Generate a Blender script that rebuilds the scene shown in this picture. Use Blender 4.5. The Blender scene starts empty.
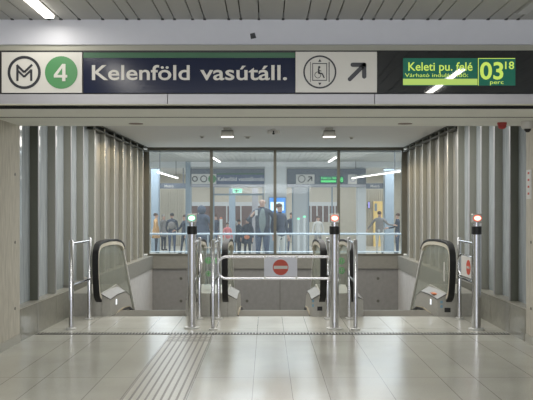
import bpy, bmesh, math, random
from mathutils import Vector, Matrix
random.seed(4)
R = math.radians
C = bpy.context.scene.collection
S = bpy.context.scene

# ------------------------------------------------------------------ camera, world, exposure
F = 800.0; CX = 267.0; CY = 207.0; EYE = 1.6
cam = bpy.data.cameras.new('camera'); cam_o = bpy.data.objects.new('camera', cam); C.objects.link(cam_o)
cam.sensor_width = 36; cam.lens = F / 533 * 36
cam.shift_x = -(CX - 266.5) / 533; cam.shift_y = (CY - 200) / 533
cam_o.location = (0, 0, EYE); cam_o.rotation_euler = (R(90), 0, 0)
S.camera = cam_o
S.view_settings.view_transform = 'Standard'; S.view_settings.look = 'None'
S.view_settings.exposure = 0.28; S.view_settings.gamma = 1.0
S.view_settings.use_curve_mapping = False
w = bpy.data.worlds.new('world'); S.world = w; w.use_nodes = True
w.node_tree.nodes['Background'].inputs[0].default_value = (0.80, 0.86, 1.0, 1)
w.node_tree.nodes['Background'].inputs[1].default_value = 0.95

def area(name, loc, sx, sy, power, col=(1, 1, 1), rot=(0, 0, 0)):
    l = bpy.data.lights.new(name, 'AREA'); l.shape = 'RECTANGLE'; l.size = sx; l.size_y = sy
    l.energy = power; l.color = col
    o = bpy.data.objects.new(name, l); C.objects.link(o); o.location = loc; o.rotation_euler = rot
    return o
# fluorescent tubes of the hall (row on the left, row on the right), then added fill panels for hall, shaft and beyond
TUBES = [(-1.93, 6.05, 2.1), (-1.84, 3.65, 2.1), (-1.84, 0.6, 2.1), (2.35, 3.35, 2.1), (2.35, 0.3, 2.1), (-1.84, -2.5, 2.1), (2.35, -2.8, 2.1)]
for i, (x, z, l) in enumerate(TUBES):
    area('tube_light', (x, z, 3.255), 0.085, l, 9 if i == 0 else 30, (1, 0.97, 0.90))
area('hall_fill', (0.2, -1.0, 3.22), 4.0, 3.0, 230, (0.97, 0.98, 1.0), (R(38), 0, 0))  # broad tilted fill, added to brighten the fronts facing the hall
area('shaft_fill', (0.1, 12.6, 2.97), 5.2, 3.2, 150, (1, 0.97, 0.92))  # unseen fill panels, added to light the shaft from above
area('shaft_fill', (0.15, 16.8, 2.97), 5.0, 2.6, 110, (1, 0.97, 0.92))
def spot(loc, power, col, rot):
    l = bpy.data.lights.new('glow_spot', 'SPOT'); l.energy = power; l.color = col; l.shadow_soft_size = 0.01; l.spot_size = R(110); l.spot_blend = 1
    o = bpy.data.objects.new('glow_spot', l); C.objects.link(o); o.location = loc; o.rotation_euler = rot
for z in (14.2, 15.1, 16.0, 16.9, 17.8, 18.6):      # unseen warm spots, added to make the glow on the far fins
    spot((-2.62, z, 2.90), 22, (1, 0.80, 0.52), (0, R(16), 0)); spot((2.93, z, 2.90), 22, (1, 0.80, 0.52), (0, R(-16), 0))
area('far_fill', (0.3, 22.2, 3.28), 11, 5.0, 430, (0.86, 0.94, 1.0))  # unseen fill panels, added to brighten the hall beyond the window
area('far_fill', (0.3, 33.5, 2.46), 6, 4.5, 110, (0.97, 0.98, 1.0))
area('far_fill', (0.3, 40.5, 3.28), 14, 4, 190, (0.97, 0.98, 1.0))
area('far_fill', (-5.2, 33.5, 3.28), 2.5, 5, 170, (0.97, 0.98, 1.0))
area('far_fill', (6.2, 33.5, 3.28), 2.5, 5, 170, (0.97, 0.98, 1.0))

# ------------------------------------------------------------------ helpers
def at(px, py, Z):
    "metric point behind a feature of the photo, on the plane at distance Z"
    return Vector(((px - CX) * Z / F, Z, EYE - (py - CY) * Z / F))

def nn(nt, t, **kw):
    n = nt.nodes.new(t)
    for k, v in kw.items(): setattr(n, k, v)
    return n

def mat(name, col, rough=0.5, metal=0.0, noise=0.0, scale=(8, 8, 8), spec=0.5, bump=0.0, emit=None, estr=0, coat=0):
    m = bpy.data.materials.new(name); m.use_nodes = True; nt = m.node_tree
    b = nt.nodes['Principled BSDF']
    b.inputs['Base Color'].default_value = (*col, 1); b.inputs['Roughness'].default_value = rough
    b.inputs['Metallic'].default_value = metal; b.inputs['Specular IOR Level'].default_value = spec
    b.inputs['Coat Weight'].default_value = coat; b.inputs['Coat Roughness'].default_value = 0.05
    if emit:
        b.inputs['Emission Color'].default_value = (*emit, 1); b.inputs['Emission Strength'].default_value = estr
    tc = nn(nt, 'ShaderNodeTexCoord'); mp = nn(nt, 'ShaderNodeMapping'); mp.inputs['Scale'].default_value = scale
    nz = nn(nt, 'ShaderNodeTexNoise'); nz.inputs['Detail'].default_value = 4
    nt.links.new(tc.outputs['Object'], mp.inputs[0]); nt.links.new(mp.outputs[0], nz.inputs[0])
    if noise > 0:
        mx = nn(nt, 'ShaderNodeMix', data_type='RGBA')
        mx.inputs[6].default_value = (*[max(0, c * (1 - noise)) for c in col], 1)
        mx.inputs[7].default_value = (*[min(1, c * (1 + noise)) for c in col], 1)
        nt.links.new(nz.outputs[0], mx.inputs[0]); nt.links.new(mx.outputs[2], b.inputs['Base Color'])
    if bump > 0:
        bp = nn(nt, 'ShaderNodeBump'); bp.inputs['Strength'].default_value = bump; bp.inputs['Distance'].default_value = 0.01
        nt.links.new(nz.outputs[0], bp.inputs['Height']); nt.links.new(bp.outputs[0], b.inputs['Normal'])
    return m

def glass(name, tint, gloss, haze, haze_col=(0.6, 0.7, 0.75), rough=0.02):
    m = bpy.data.materials.new(name); m.use_nodes = True; nt = m.node_tree; nt.nodes.clear()
    out = nn(nt, 'ShaderNodeOutputMaterial')
    tr = nn(nt, 'ShaderNodeBsdfTransparent'); tr.inputs[0].default_value = (*tint, 1)
    gl = nn(nt, 'ShaderNodeBsdfGlossy'); gl.inputs['Roughness'].default_value = rough
    df = nn(nt, 'ShaderNodeBsdfTranslucent'); df.inputs[0].default_value = (*haze_col, 1)
    d2 = nn(nt, 'ShaderNodeBsdfDiffuse'); d2.inputs[0].default_value = (*haze_col, 1)
    tc = nn(nt, 'ShaderNodeTexCoord'); mp = nn(nt, 'ShaderNodeMapping'); mp.inputs['Scale'].default_value = (6, 1, .7)
    nz = nn(nt, 'ShaderNodeTexNoise'); mr = nn(nt, 'ShaderNodeMapRange')
    mr.inputs[3].default_value = haze * 0.7; mr.inputs[4].default_value = haze * 1.3
    nt.links.new(tc.outputs['Object'], mp.inputs[0]); nt.links.new(mp.outputs[0], nz.inputs[0]); nt.links.new(nz.outputs[0], mr.inputs[0])
    h = nn(nt, 'ShaderNodeMixShader'); h.inputs[0].default_value = 0.5
    nt.links.new(df.outputs[0], h.inputs[1]); nt.links.new(d2.outputs[0], h.inputs[2])
    a = nn(nt, 'ShaderNodeMixShader'); nt.links.new(mr.outputs[0], a.inputs[0])
    nt.links.new(tr.outputs[0], a.inputs[1]); nt.links.new(h.outputs[0], a.inputs[2])
    b = nn(nt, 'ShaderNodeMixShader'); b.inputs[0].default_value = gloss
    nt.links.new(a.outputs[0], b.inputs[1]); nt.links.new(gl.outputs[0], b.inputs[2])
    nt.links.new(b.outputs[0], out.inputs[0])
    return m

def emis(name, col, s):
    m = bpy.data.materials.new(name); m.use_nodes = True; nt = m.node_tree; nt.nodes.clear()
    out = nn(nt, 'ShaderNodeOutputMaterial'); e = nn(nt, 'ShaderNodeEmission')
    e.inputs[0].default_value = (*col, 1); e.inputs[1].default_value = s
    nt.links.new(e.outputs[0], out.inputs[0]); return m

class MB:
    def __init__(s): s.v = []; s.f = []; s.sm = []
    def add(s, vs, fs, smooth=False):
        n = len(s.v); s.v += [tuple(v) for v in vs]; s.f += [tuple(i + n for i in f) for f in fs]; s.sm += [smooth] * len(fs)
        return s
    def box(s, x0, x1, y0, y1, z0, z1):
        v = [(x, y, z) for x in (x0, x1) for y in (y0, y1) for z in (z0, z1)]
        return s.add(v, [(0, 1, 3, 2), (4, 6, 7, 5), (0, 4, 5, 1), (2, 3, 7, 6), (0, 2, 6, 4), (1, 5, 7, 3)])
    def hexa(s, v):     # 8 points: bottom ring then top ring
        return s.add(v, [(3, 2, 1, 0), (4, 5, 6, 7), (0, 1, 5, 4), (1, 2, 6, 5), (2, 3, 7, 6), (3, 0, 4, 7)])
    def tube(s, pts, r, n=10, closed=False, sx=1.0):
        pts = [Vector(p) for p in pts]; m = len(pts); rs = r if isinstance(r, (list, tuple)) else [r] * m
        t0 = (pts[1] - pts[0]).normalized()
        up = Vector((0, 0, 1)) if abs(t0.z) < .9 else Vector((1, 0, 0))
        u = t0.cross(up).normalized(); vs = []; prev = t0
        for i, p in enumerate(pts):
            if closed: t = (pts[(i + 1) % m] - pts[i - 1]).normalized()
            elif i == 0: t = t0
            elif i == m - 1: t = (pts[-1] - pts[-2]).normalized()
            else: t = ((pts[i + 1] - p).normalized() + (p - pts[i - 1]).normalized()).normalized()
            q = prev.rotation_difference(t); u = (q @ u).normalized(); u = (u - t * u.dot(t)).normalized(); b = t.cross(u); prev = t
            for k in range(n):
                a = 2 * math.pi * k / n
                vs.append(p + (u * math.cos(a) + b * math.sin(a)) * rs[i])
        fs = []
        for i in range(m if closed else m - 1):
            j = (i + 1) % m
            for k in range(n):
                l = (k + 1) % n; fs.append((i * n + k, i * n + l, j * n + l, j * n + k))
        if not closed: fs += [tuple(range(n))[::-1], tuple((m - 1) * n + k for k in range(n))]
        return s.add(vs, fs, True)
    def strip(s, path, x0, x1, t):      # band of thickness t following a path of (y,z), between x0 and x1
        P = [Vector((0, a, b)) for a, b in path]; m = len(P); vs = []
        for i, p in enumerate(P):
            a = P[min(i + 1, m - 1)] - P[max(i - 1, 0)]; a.normalize(); nrm = Vector((0, -a.z, a.y)) * t / 2
            for x in (x0, x1):
                for sg in (1, -1): q = p + nrm * sg; vs.append((x, q.y, q.z))
        fs = []
        for i in range(m - 1):
            a = i * 4; b = a + 4
            fs += [(a, b, b + 2, a + 2), (a + 1, a + 3, b + 3, b + 1), (a, a + 1, b + 1, b), (a + 2, b + 2, b + 3, a + 3)]
        fs += [(0, 2, 3, 1), (m * 4 - 4, m * 4 - 3, m * 4 - 1, m * 4 - 2)]
        return s.add(vs, fs, False)
    def lathe(s, c, prof, n=24, axis='z', a0=0, a1=2 * math.pi):
        vs = []
        for r, h in prof:
            for k in range(n):
                a = 2 * math.pi * k / n
                if axis == 'z': vs.append((c[0] + r * math.cos(a), c[1] + r * math.sin(a), c[2] + h))
                else: vs.append((c[0] + r * math.cos(a), c[1] + h, c[2] + r * math.sin(a)))
        m = len(prof); fs = [(i * n + k, i * n + (k + 1) % n, (i + 1) * n + (k + 1) % n, (i + 1) * n + k) for i in range(m - 1) for k in range(n)]
        fs += [tuple(range(n))[::-1], tuple((m - 1) * n + k for k in range(n))]
        return s.add(vs, fs, True)
    def prism_x(s, poly, x0, x1):       # polygon in (y,z) extruded along x
        n = len(poly); vs = [(x0, a, b) for a, b in poly] + [(x1, a, b) for a, b in poly]
        return s.add(vs, [tuple(range(n))[::-1], tuple(range(n, 2 * n))] + [(i, (i + 1) % n, (i + 1) % n + n, i + n) for i in range(n)])
    def prism_y(s, poly, y0, y1):       # polygon in (x,z) extruded along y
        n = len(poly); vs = [(a, y0, b) for a, b in poly] + [(a, y1, b) for a, b in poly]
        return s.add(vs, [tuple(range(n)), tuple(range(n, 2 * n))[::-1]] + [(i, i + n, (i + 1) % n + n, (i + 1) % n) for i in range(n)])
    def build(s, name, m, parent=None, loc=None, bevel=0, kind=None):
        me = bpy.data.meshes.new(name); me.from_pydata(s.v, [], s.f); me.validate()
        bm = bmesh.new(); bm.from_mesh(me); bmesh.ops.recalc_face_normals(bm, faces=bm.faces); bm.to_mesh(me); bm.free()
        if len(me.polygons) == len(s.sm): me.polygons.foreach_set('use_smooth', s.sm)
        me.materials.append(m)
        o = bpy.data.objects.new(name, me); C.objects.link(o)
        for_sharp(me)
        if bevel:
            b = o.modifiers.new('bevel', 'BEVEL'); b.width = bevel; b.segments = 2; b.limit_method = 'ANGLE'
        if parent:
            o.parent = parent
            o.matrix_parent_inverse = Matrix.Identity(4)
            me.transform(Matrix.Translation(-wloc(parent)))
        elif loc is not None:
            me.transform(Matrix.Translation(-Vector(loc))); o.location = loc
        if kind: o['kind'] = kind
        return o
def wloc(o):
    v = Vector(o.location); p = o.parent
    while p: v += Vector(p.location); p = p.parent
    return v
def for_sharp(me):
    bm = bmesh.new(); bm.from_mesh(me)
    for e in bm.edges:
        if len(e.link_faces) == 2 and e.calc_face_angle(0) > R(40): e.smooth = False
    bm.to_mesh(me); bm.free()
def tag(o, label, cat, group=None):
    o['label'] = label; o['category'] = cat
    if group: o['group'] = group
    return o
def thing(name, label, cat, loc, group=None):
    o = bpy.data.objects.new(name, None); C.objects.link(o); o.location = loc; o.empty_display_size = .1
    return tag(o, label, cat, group)
def struct(name, mb, m, **k):
    return mb.build(name, m, kind='structure', **k)
def text(body, x0, x1, zb, cap, y, m, name, parent, off=0.012, ext=0.002, capch='K'):
    def mk(b):
        c = bpy.data.curves.new('tmp', 'FONT'); c.body = b; c.size = 1; c.offset = off; c.extrude = 0.001; c.resolution_u = 4
        o = bpy.data.objects.new('tmp', c); C.objects.link(o)
        bpy.context.view_layer.update()
        me = bpy.data.meshes.new_from_object(o.evaluated_get(bpy.context.evaluated_depsgraph_get()))
        bpy.data.objects.remove(o); bpy.data.curves.remove(c); return me
    k = mk(capch); kh = max(v.co.y for v in k.vertices); bpy.data.meshes.remove(k)
    me = mk(body); xa = min(v.co.x for v in me.vertices); xb = max(v.co.x for v in me.vertices)
    pl = wloc(parent) if parent else Vector((0, 0, 0))
    for v in me.vertices:
        x = x0 + (v.co.x - xa) / (xb - xa) * (x1 - x0); z = zb + v.co.y / kh * cap; yy = y - v.co.z * ext / 0.001
        v.co = Vector((x, yy, z)) - pl
    me.name = name; me.materials.clear(); me.materials.append(m)
    o = bpy.data.objects.new(name, me); C.objects.link(o)
    if parent: o.parent = parent
    return o
def ring(mb, c, r0, r1, y0, y1, n=48):
    vs = []
    for k in range(n):
        a = 2 * math.pi * k / n
        for r in (r0, r1):
            for y in (y0, y1): vs.append((c[0] + r * math.cos(a), y, c[1] + r * math.sin(a)))
    fs = []
    for k in range(n):
        a = 4 * k; b = 4 * ((k + 1) % n)
        fs += [(a, b, b + 2, a + 2), (a + 1, a + 3, b + 3, b + 1), (a, a + 1, b + 1, b), (a + 2, b + 2, b + 3, a + 3)]
    return mb.add(vs, fs)
def disc(mb, c, r, y0, y1, n=40):
    return mb.prism_y([(c[0] + r * math.cos(2 * math.pi * k / n), c[1] + r * math.sin(2 * math.pi * k / n)) for k in range(n)], y0, y1)
def smooth(pts, n=6):
    P = [Vector(p) for p in pts]; out = []
    for i in range(len(P) - 1):
        p0 = P[max(i - 1, 0)]; p1 = P[i]; p2 = P[i + 1]; p3 = P[min(i + 2, len(P) - 1)]
        for k in range(n):
            t = k / n
            out.append(0.5 * ((2 * p1) + (p2 - p0) * t + (2 * p0 - 5 * p1 + 4 * p2 - p3) * t * t + (3 * p1 - p0 - 3 * p2 + p3) * t ** 3))
    out.append(P[-1]); return out

# ------------------------------------------------------------------ materials
M = {}
M['steel'] = mat('brushed_steel', (0.68, 0.68, 0.70), 0.17, 1.0, 0.05, (3, 3, 30))
M['satin'] = mat('satin_steel', (0.50, 0.485, 0.44), 0.42, 1.0, 0.12, (5, 5, 5))
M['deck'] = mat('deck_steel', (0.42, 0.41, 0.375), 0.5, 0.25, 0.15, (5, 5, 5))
M['flange'] = mat('flange_steel', (0.60, 0.60, 0.58), 0.4, 0.3)
M['deck_dimmed'] = mat('deck_steel_dimmed', (0.22, 0.215, 0.20), 0.5, 0.2, 0.3, (25, 25, 25))  # deck steel darkened in colour to offset the strong light from above
M['rubber'] = mat('black_rubber', (0.016, 0.016, 0.016), 0.5, spec=0.25)
M['black'] = mat('black', (0.012, 0.012, 0.013), 0.5)
M['guide'] = mat('handrail_guide', (0.72, 0.66, 0.54), 0.35, 0.4)
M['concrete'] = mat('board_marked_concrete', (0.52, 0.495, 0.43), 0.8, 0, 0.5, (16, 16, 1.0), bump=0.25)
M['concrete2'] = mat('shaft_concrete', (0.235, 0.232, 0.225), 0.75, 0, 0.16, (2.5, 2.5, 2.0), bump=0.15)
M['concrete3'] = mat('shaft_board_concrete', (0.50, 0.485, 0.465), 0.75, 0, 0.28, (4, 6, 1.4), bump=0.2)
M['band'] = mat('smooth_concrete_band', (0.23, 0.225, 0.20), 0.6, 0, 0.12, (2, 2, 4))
M['plinth'] = mat('polished_stone_plinth', (0.27, 0.265, 0.225), 0.16, 0, 0.18, (3, 3, 3), coat=0.3)
M['plinthtop'] = mat('plinth_cap', (0.40, 0.39, 0.34), 0.3, 0, 0.1)
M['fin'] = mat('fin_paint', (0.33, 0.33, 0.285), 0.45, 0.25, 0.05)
M['findeep'] = mat('fin_darker', (0.11, 0.115, 0.09), 0.45, 0.2, 0.05)  # darker tone, used on the nearest fin of each side
M['findark'] = mat('frame_dark', (0.10, 0.10, 0.085), 0.5, 0.2)
M['frame'] = mat('window_frame_olive', (0.13, 0.125, 0.10), 0.45, 0.3)
M['backglass'] = mat('obscured_glass', (0.47, 0.52, 0.56), 0.08, 0, 0.45, (1, 5.0, .45), coat=0.8)
M['beige'] = mat('warm_liner', (0.33, 0.325, 0.305), 0.3, 0.3, 0.10, (3, 3, 1))
M['white'] = mat('white_paint', (0.70, 0.71, 0.76), 0.45, 0, 0.03, (2, 2, 2))
M['ceil'] = mat('slat_grey', (0.50, 0.50, 0.48), 0.5, 0, 0.04, (2, 1, 2))
M['shaftceil'] = mat('plaster_ceiling', (0.70, 0.71, 0.71), 0.75, 0, 0.03, (1, 1, 1))
M['soffit'] = mat('soffit_paint', (0.82, 0.83, 0.78), 0.55, 0, 0.05, (1, 1, 1))
M['casing'] = mat('casing_grey', (0.36, 0.355, 0.37), 0.4, 0.35, 0.06, (2, 2, 2))
M['beigeband'] = mat('beige_band', (0.50, 0.49, 0.40), 0.5)
M['cream'] = mat('sign_cream', (0.60, 0.585, 0.54), 0.25, 0, 0.02, (2, 2, 2))
M['navy'] = mat('sign_navy', (0.010, 0.015, 0.042), 0.16, 0, 0, spec=0.22)
M['green'] = mat('sign_green', (0.012, 0.10, 0.035), 0.35)
M['line4'] = mat('line_green', (0.06, 0.235, 0.08), 0.35)
M['lettering'] = mat('lettering_cream', (0.62, 0.60, 0.55), 0.4)
M['ink'] = mat('sign_ink', (0.02, 0.021, 0.026), 0.4)
M['darkglass'] = mat('display_front', (0.012, 0.014, 0.015), 0.03, 0, 0, coat=0.3)
M['lcd'] = mat('lcd_green', (0.01, 0.06, 0.04), 0.03, emit=(0.008, 0.10, 0.065), estr=0.55)
M['lcdtext'] = emis('lcd_text', (0.50, 0.68, 0.12), 0.9)
M['lcdband'] = emis('lcd_band', (0.42, 0.58, 0.14), 0.85)
M['tube'] = emis('tube_glow', (1, 0.93, 0.85), 4.0)
M['offtube'] = mat('unlit_diffuser', (0.55, 0.55, 0.54), 0.3)
M['red'] = mat('alarm_red', (0.35, 0.03, 0.03), 0.35)
M['signred'] = mat('no_entry_red', (0.52, 0.055, 0.02), 0.4)
M['plastic'] = mat('white_plastic', (0.65, 0.64, 0.62), 0.35)
M['glowred'] = emis('red_lamp', (1.0, 0.45, 0.33), 2.6)
M['glowgreen'] = emis('green_lamp', (0.55, 1.0, 0.72), 2.4)
M['redrim'] = mat('red_rim', (0.5, 0.06, 0.04), 0.3, emit=(0.7, .1, .06), estr=.5)
M['greenrim'] = mat('green_rim', (0.02, 0.25, 0.1), 0.3, emit=(0.03, .35, .15), estr=.4)
M['sticker'] = mat('green_sticker', (0.07, 0.55, 0.12), 0.4)
M['blue'] = mat('blue_sticker', (0.20, 0.36, 0.48), 0.4)
M['orange'] = mat('orange_sticker', (0.7, 0.22, 0.10), 0.4)
M['yellow'] = mat('yellow_edge', (0.26, 0.21, 0.12), 0.5)
M['pane'] = glass('window_glass', (0.95, 0.98, 1.0), 0.012, 0.045, (0.74, 0.80, 0.84))
M['balglass'] = glass('balustrade_glass', (0.82, 0.84, 0.80), 0.06, 0.33, (0.50, 0.51, 0.47))
M['screen'] = glass('screen_glass', (0.90, 0.94, 0.94), 0.06, 0.12, (0.6, 0.65, 0.65))
M['rail_blue'] = mat('guardrail_steel', (0.60, 0.68, 0.74), 0.35, 0.6)
M['farwall'] = mat('far_wall', (0.62, 0.58, 0.48), 0.6, 0, 0.1, (1, 1, 1))
M['farpale'] = mat('far_pale', (0.70, 0.72, 0.72), 0.6, 0, 0.06)
M['farblue'] = mat('far_blue_column', (0.27, 0.34, 0.40), 0.5)
M['farfloor'] = mat('far_floor', (0.62, 0.61, 0.55), 0.3, 0, 0.06, (2, 2, 2))
M['fardark'] = mat('far_header', (0.10, 0.12, 0.15), 0.4)
M['farnavy'] = mat('far_navy', (0.05, 0.08, 0.16), 0.35)
M['shop'] = mat('shopfront_brown', (0.16, 0.09, 0.07), 0.4, 0, 0.5, (3, 3, 3))
M['fargreen'] = emis('far_display', (0.12, 0.75, 0.22), 0.9)
M['exit'] = emis('exit_green', (0.25, 0.9, 0.5), 1.2)
M['screenblue'] = emis('blue_screen', (0.08, 0.30, 0.75), 1.0)
M['screenwhite'] = emis('white_screen', (0.65, 0.95, 1.0), 1.4)
M['purple'] = emis('purple_sign', (0.45, 0.40, 0.95), 0.9)
M['warm'] = mat('warm_panel', (0.75, 0.55, 0.22), 0.5, emit=(0.8, 0.55, 0.15), estr=0.25)

# hall floor: pale stone slabs, joints at the measured spacings (0.32 and 0.55 m wide, 2 m long)
JX = [-4.16, -3.61, -3.29, -2.74 - .2, -2.40, -2.08, -1.54, -1.22, -0.67, -0.125, 0.217, 0.53, 1.07, 1.62, 1.945, 2.50, 2.82, 3.36, 3.9, 4.2]
JY = [-2.5, -0.5, 1.49, 3.5, 5.5, 7.51, 9.52, 10.55]
def floor_material():
    m = mat('stone_slabs', (0.44, 0.43, 0.375), 0.17, 0, 0.0); nt = m.node_tree; b = nt.nodes['Principled BSDF']
    tc = nn(nt, 'ShaderNodeTexCoord'); sp = nn(nt, 'ShaderNodeSeparateXYZ'); nt.links.new(tc.outputs['Object'], sp.inputs[0])
    acc = None
    for out, vals, eps in ((0, JX, 0.003), (1, JY, 0.003)):
        for v in vals:
            c = nn(nt, 'ShaderNodeMath', operation='COMPARE'); c.inputs[1].default_value = v; c.inputs[2].default_value = eps
            nt.links.new(sp.outputs[out], c.inputs[0])
            if acc is None: acc = c
            else:
                a = nn(nt, 'ShaderNodeMath', operation='MAXIMUM'); nt.links.new(acc.outputs[0], a.inputs[0]); nt.links.new(c.outputs[0], a.inputs[1]); acc = a
    n1 = nn(nt, 'ShaderNodeTexNoise'); n1.inputs['Scale'].default_value = 60; n1.inputs['Detail'].default_value = 3
    n2 = nn(nt, 'ShaderNodeTexNoise'); n2.inputs['Scale'].default_value = 1.3; n2.inputs['Detail'].default_value = 5
    for n in (n1, n2): nt.links.new(tc.outputs['Object'], n.inputs[0])
    m1 = nn(nt, 'ShaderNodeMix', data_type='RGBA'); m1.inputs[6].default_value = (0.47, 0.465, 0.41, 1); m1.inputs[7].default_value = (0.60, 0.59, 0.53, 1)
    nt.links.new(n1.outputs[0], m1.inputs[0])
    m2 = nn(nt, 'ShaderNodeMix', data_type='RGBA', blend_type='MULTIPLY'); m2.inputs[0].default_value = 0.45
    nt.links.new(m1.outputs[2], m2.inputs[6]); rr = nn(nt, 'ShaderNodeMapRange'); rr.inputs[3].default_value = .6; rr.inputs[4].default_value = 1.3
    nt.links.new(n2.outputs[0], rr.inputs[0]); nt.links.new(rr.outputs[0], m2.inputs[7])
    m3 = nn(nt, 'ShaderNodeMix', data_type='RGBA'); m3.inputs[7].default_value = (0.22, 0.215, 0.19, 1)
    nt.links.new(m2.outputs[2], m3.inputs[6]); nt.links.new(acc.outputs[0], m3.inputs[0]); nt.links.new(m3.outputs[2], b.inputs['Base Color'])
    r2 = nn(nt, 'ShaderNodeMapRange'); r2.inputs[3].default_value = .12; r2.inputs[4].default_value = .30
    nt.links.new(n2.outputs[0], r2.inputs[0]); nt.links.new(r2.outputs[0], b.inputs['Roughness'])
    return m
M['floor'] = floor_material()

# ------------------------------------------------------------------ the setting
XL = lambda z: -2.93 + 0.0104 * (z - 9.48)
XR = lambda z: 3.07 + 0.0172 * (z - 9.48)
WL = lambda z: -2.93 + 0.0222 * (z - 9.48)      # concrete upstand and lower walls
WR = lambda z: 3.07 + 0.0042 * (z - 9.48)
ZN, ZF, ZE = 9.48, 19.1, 11.70        # near corner, far window, edge of the landing
HC = 3.02
f = MB(); f.box(-5.5, 5.5, -4, 7.95, -.2, 0); f.box(-3.6, 3.75, 7.95, ZE, -.2, 0); struct('floor', f, M['floor'])
f = MB(); f.box(-3.6, 3.75, ZE - .02, ZF + .3, -3.8, -3.5); struct('floor_shaft', f, M['concrete2'])
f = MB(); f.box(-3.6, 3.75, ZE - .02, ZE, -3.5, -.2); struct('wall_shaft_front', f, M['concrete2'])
# board-marked concrete jambs
for sgn, nm in ((-1, 'wall_left'), (1, 'wall_right')):
    x = XL(ZN) if sgn < 0 else XR(ZN)
    b = MB(); b.box(min(x, x + sgn * .6), max(x, x + sgn * .6), 7.95, ZN, 0, 2.56)
    for yy, hh in ((9.36, 2.02), (9.36, 1.20), (9.36, .42), (8.6, 1.2)):   # tie holes
        pass
    struct(nm, b, M['concrete'])
    h = MB()
    for yy, hh in ((9.3, 1.98), (9.3, 1.19), (9.3, .42)):
        h.lathe((0, 0, 0), [(0.001, 0), (.018, 0), (.018, .004), (.001, .004)], 12, 'z')
        for i in range(48):
            v = h.v[-48 + i]; h.v[-48 + i] = (x - sgn * v[2], yy + v[0], hh + v[1])
    struct('trim_1' if sgn < 0 else 'trim_2', h, M['findark'])
    b = MB(); b.box(min(x, x - sgn * .012), max(x, x - sgn * .012), 7.95, ZN - .002, 0, .10); struct('baseboard_left' if sgn < 0 else 'baseboard_right', b, M['plinthtop'])
    # side of the hall beyond the jamb
    b = MB(); b.box(min(x + sgn * .6, sgn * 5.5), max(x + sgn * .6, sgn * 5.5), 7.95, 8.2, 0, 2.9); struct('wall_front_left' if sgn < 0 else 'wall_front_right', b, M['concrete'])
    b = MB(); b.box(min(sgn * 5.5, sgn * 5.7), max(sgn * 5.5, sgn * 5.7), -2, 8.2, 0, 3.4); struct('wall_hall_left' if sgn < 0 else 'wall_hall_right', b, M['concrete'])

def wall_prism(z0, z1, d0, d1, h0, h1, side, low=False):       # slab along the skewed shaft wall, from depth offset d0 to d1 outward
    X = (WL if low else XL) if side < 0 else (WR if low else XR)
    m = MB(); m.hexa([(X(z0) + side * d0, z0, h0), (X(z1) + side * d0, z1, h0), (X(z1) + side * d1, z1, h0), (X(z0) + side * d1, z0, h0),
                      (X(z0) + side * d0, z0, h1), (X(z1) + side * d0, z1, h1), (X(z1) + side * d1, z1, h1), (X(z0) + side * d1, z0, h1)])
    return m
for side, nm in ((-1, 'left'), (1, 'right')):
    # polished plinth panels at the landing, then the smooth band, then board-marked concrete below
    zs = [ZN + .001, 10.15, 11.0, 11.9]
    m = MB()
    for a, b in zip(zs[:-1], zs[1:]):
        q = wall_prism(a + .004, b - .004, 0, .05, 0, .385, side, True); m.add(q.v, q.f)
    struct('baseboard_plinth_' + nm, m, M['plinth'])
    q = wall_prism(ZN, 12.0, .05, .6, -.2, .38, side, True); struct('wall_plinth_' + nm, q, M['findark'])
    q = wall_prism(ZN, 12.0, .0, .45, .385, .40, side, True); struct('trim_3' if side < 0 else 'trim_4', q, M['plinthtop'])
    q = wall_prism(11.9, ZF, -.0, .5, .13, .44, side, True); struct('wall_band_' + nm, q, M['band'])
    q = wall_prism(ZE, ZF, .02, .5, -3.5, .13, side, True)
    struct('wall_lower_' + nm, q, M['concrete3'])
    # glazed side wall with projecting fins
    win = MB(); q = wall_prism(ZN, ZF, .125, .16, .40, HC, side)
    wo = struct('window_2' if side < 0 else 'window_3', q, M['backglass'])
    fins = ([10.28, 11.08, 11.92, 12.69, 13.5, 14.3, 15.15, 16.0, 16.85, 17.65, 18.4] if side < 0 else [10.2, 10.94, 11.66, 12.4, 13.2, 14.0, 14.8, 15.65, 16.5, 17.35, 18.2])
    X = XL if side < 0 else XR
    for i, z in enumerate(fins):
        x = X(z) + side * .025; d = .105
        m = MB(); m.box(min(x, x + side * d), max(x, x + side * d), z, z + .06, .40, HC)
        m.box(min(x + side * .03, x + side * .13), max(x + side * .03, x + side * .13), z + .06, z + .085, .40, HC)
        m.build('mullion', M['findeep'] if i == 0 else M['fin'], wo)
        MB().box(min(x, x - side * .006), max(x, x - side * .006), z + .005, z + .055, .41, HC - .01).build('mullion_highlight', M['cream'] if i > 3 else M['casing'], wo)  # pale strip: the bright lit edge of the fin put into colour
        if i >= 4:      # warm liner sheets between the far fins
            z1 = fins[i + 1] if i + 1 < len(fins) else ZF
            q = wall_prism(z + .09, z1 - .01, .10, .12, .45, 2.9, side); q.build('liner_panel', M['beige'], wo)
    # ladder-shaped dark rail under the ceiling
    m = MB()
    q = wall_prism(13.3, ZF, .0, .10, HC - .025, HC, side); m.add(q.v, q.f)
    q = wall_prism(13.3, ZF, .0, .10, HC - .115, HC - .09, side); m.add(q.v, q.f)
    z = 13.3
    while z < ZF: q = wall_prism(z, z + .06, .0, .10, HC - .115, HC, side); m.add(q.v, q.f); z += .84
    struct('trim_5' if side < 0 else 'trim_6', m, M['findark'])
    # a wide dark post closing the near, taller bay
    x = X(13.9) + side * .02
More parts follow.
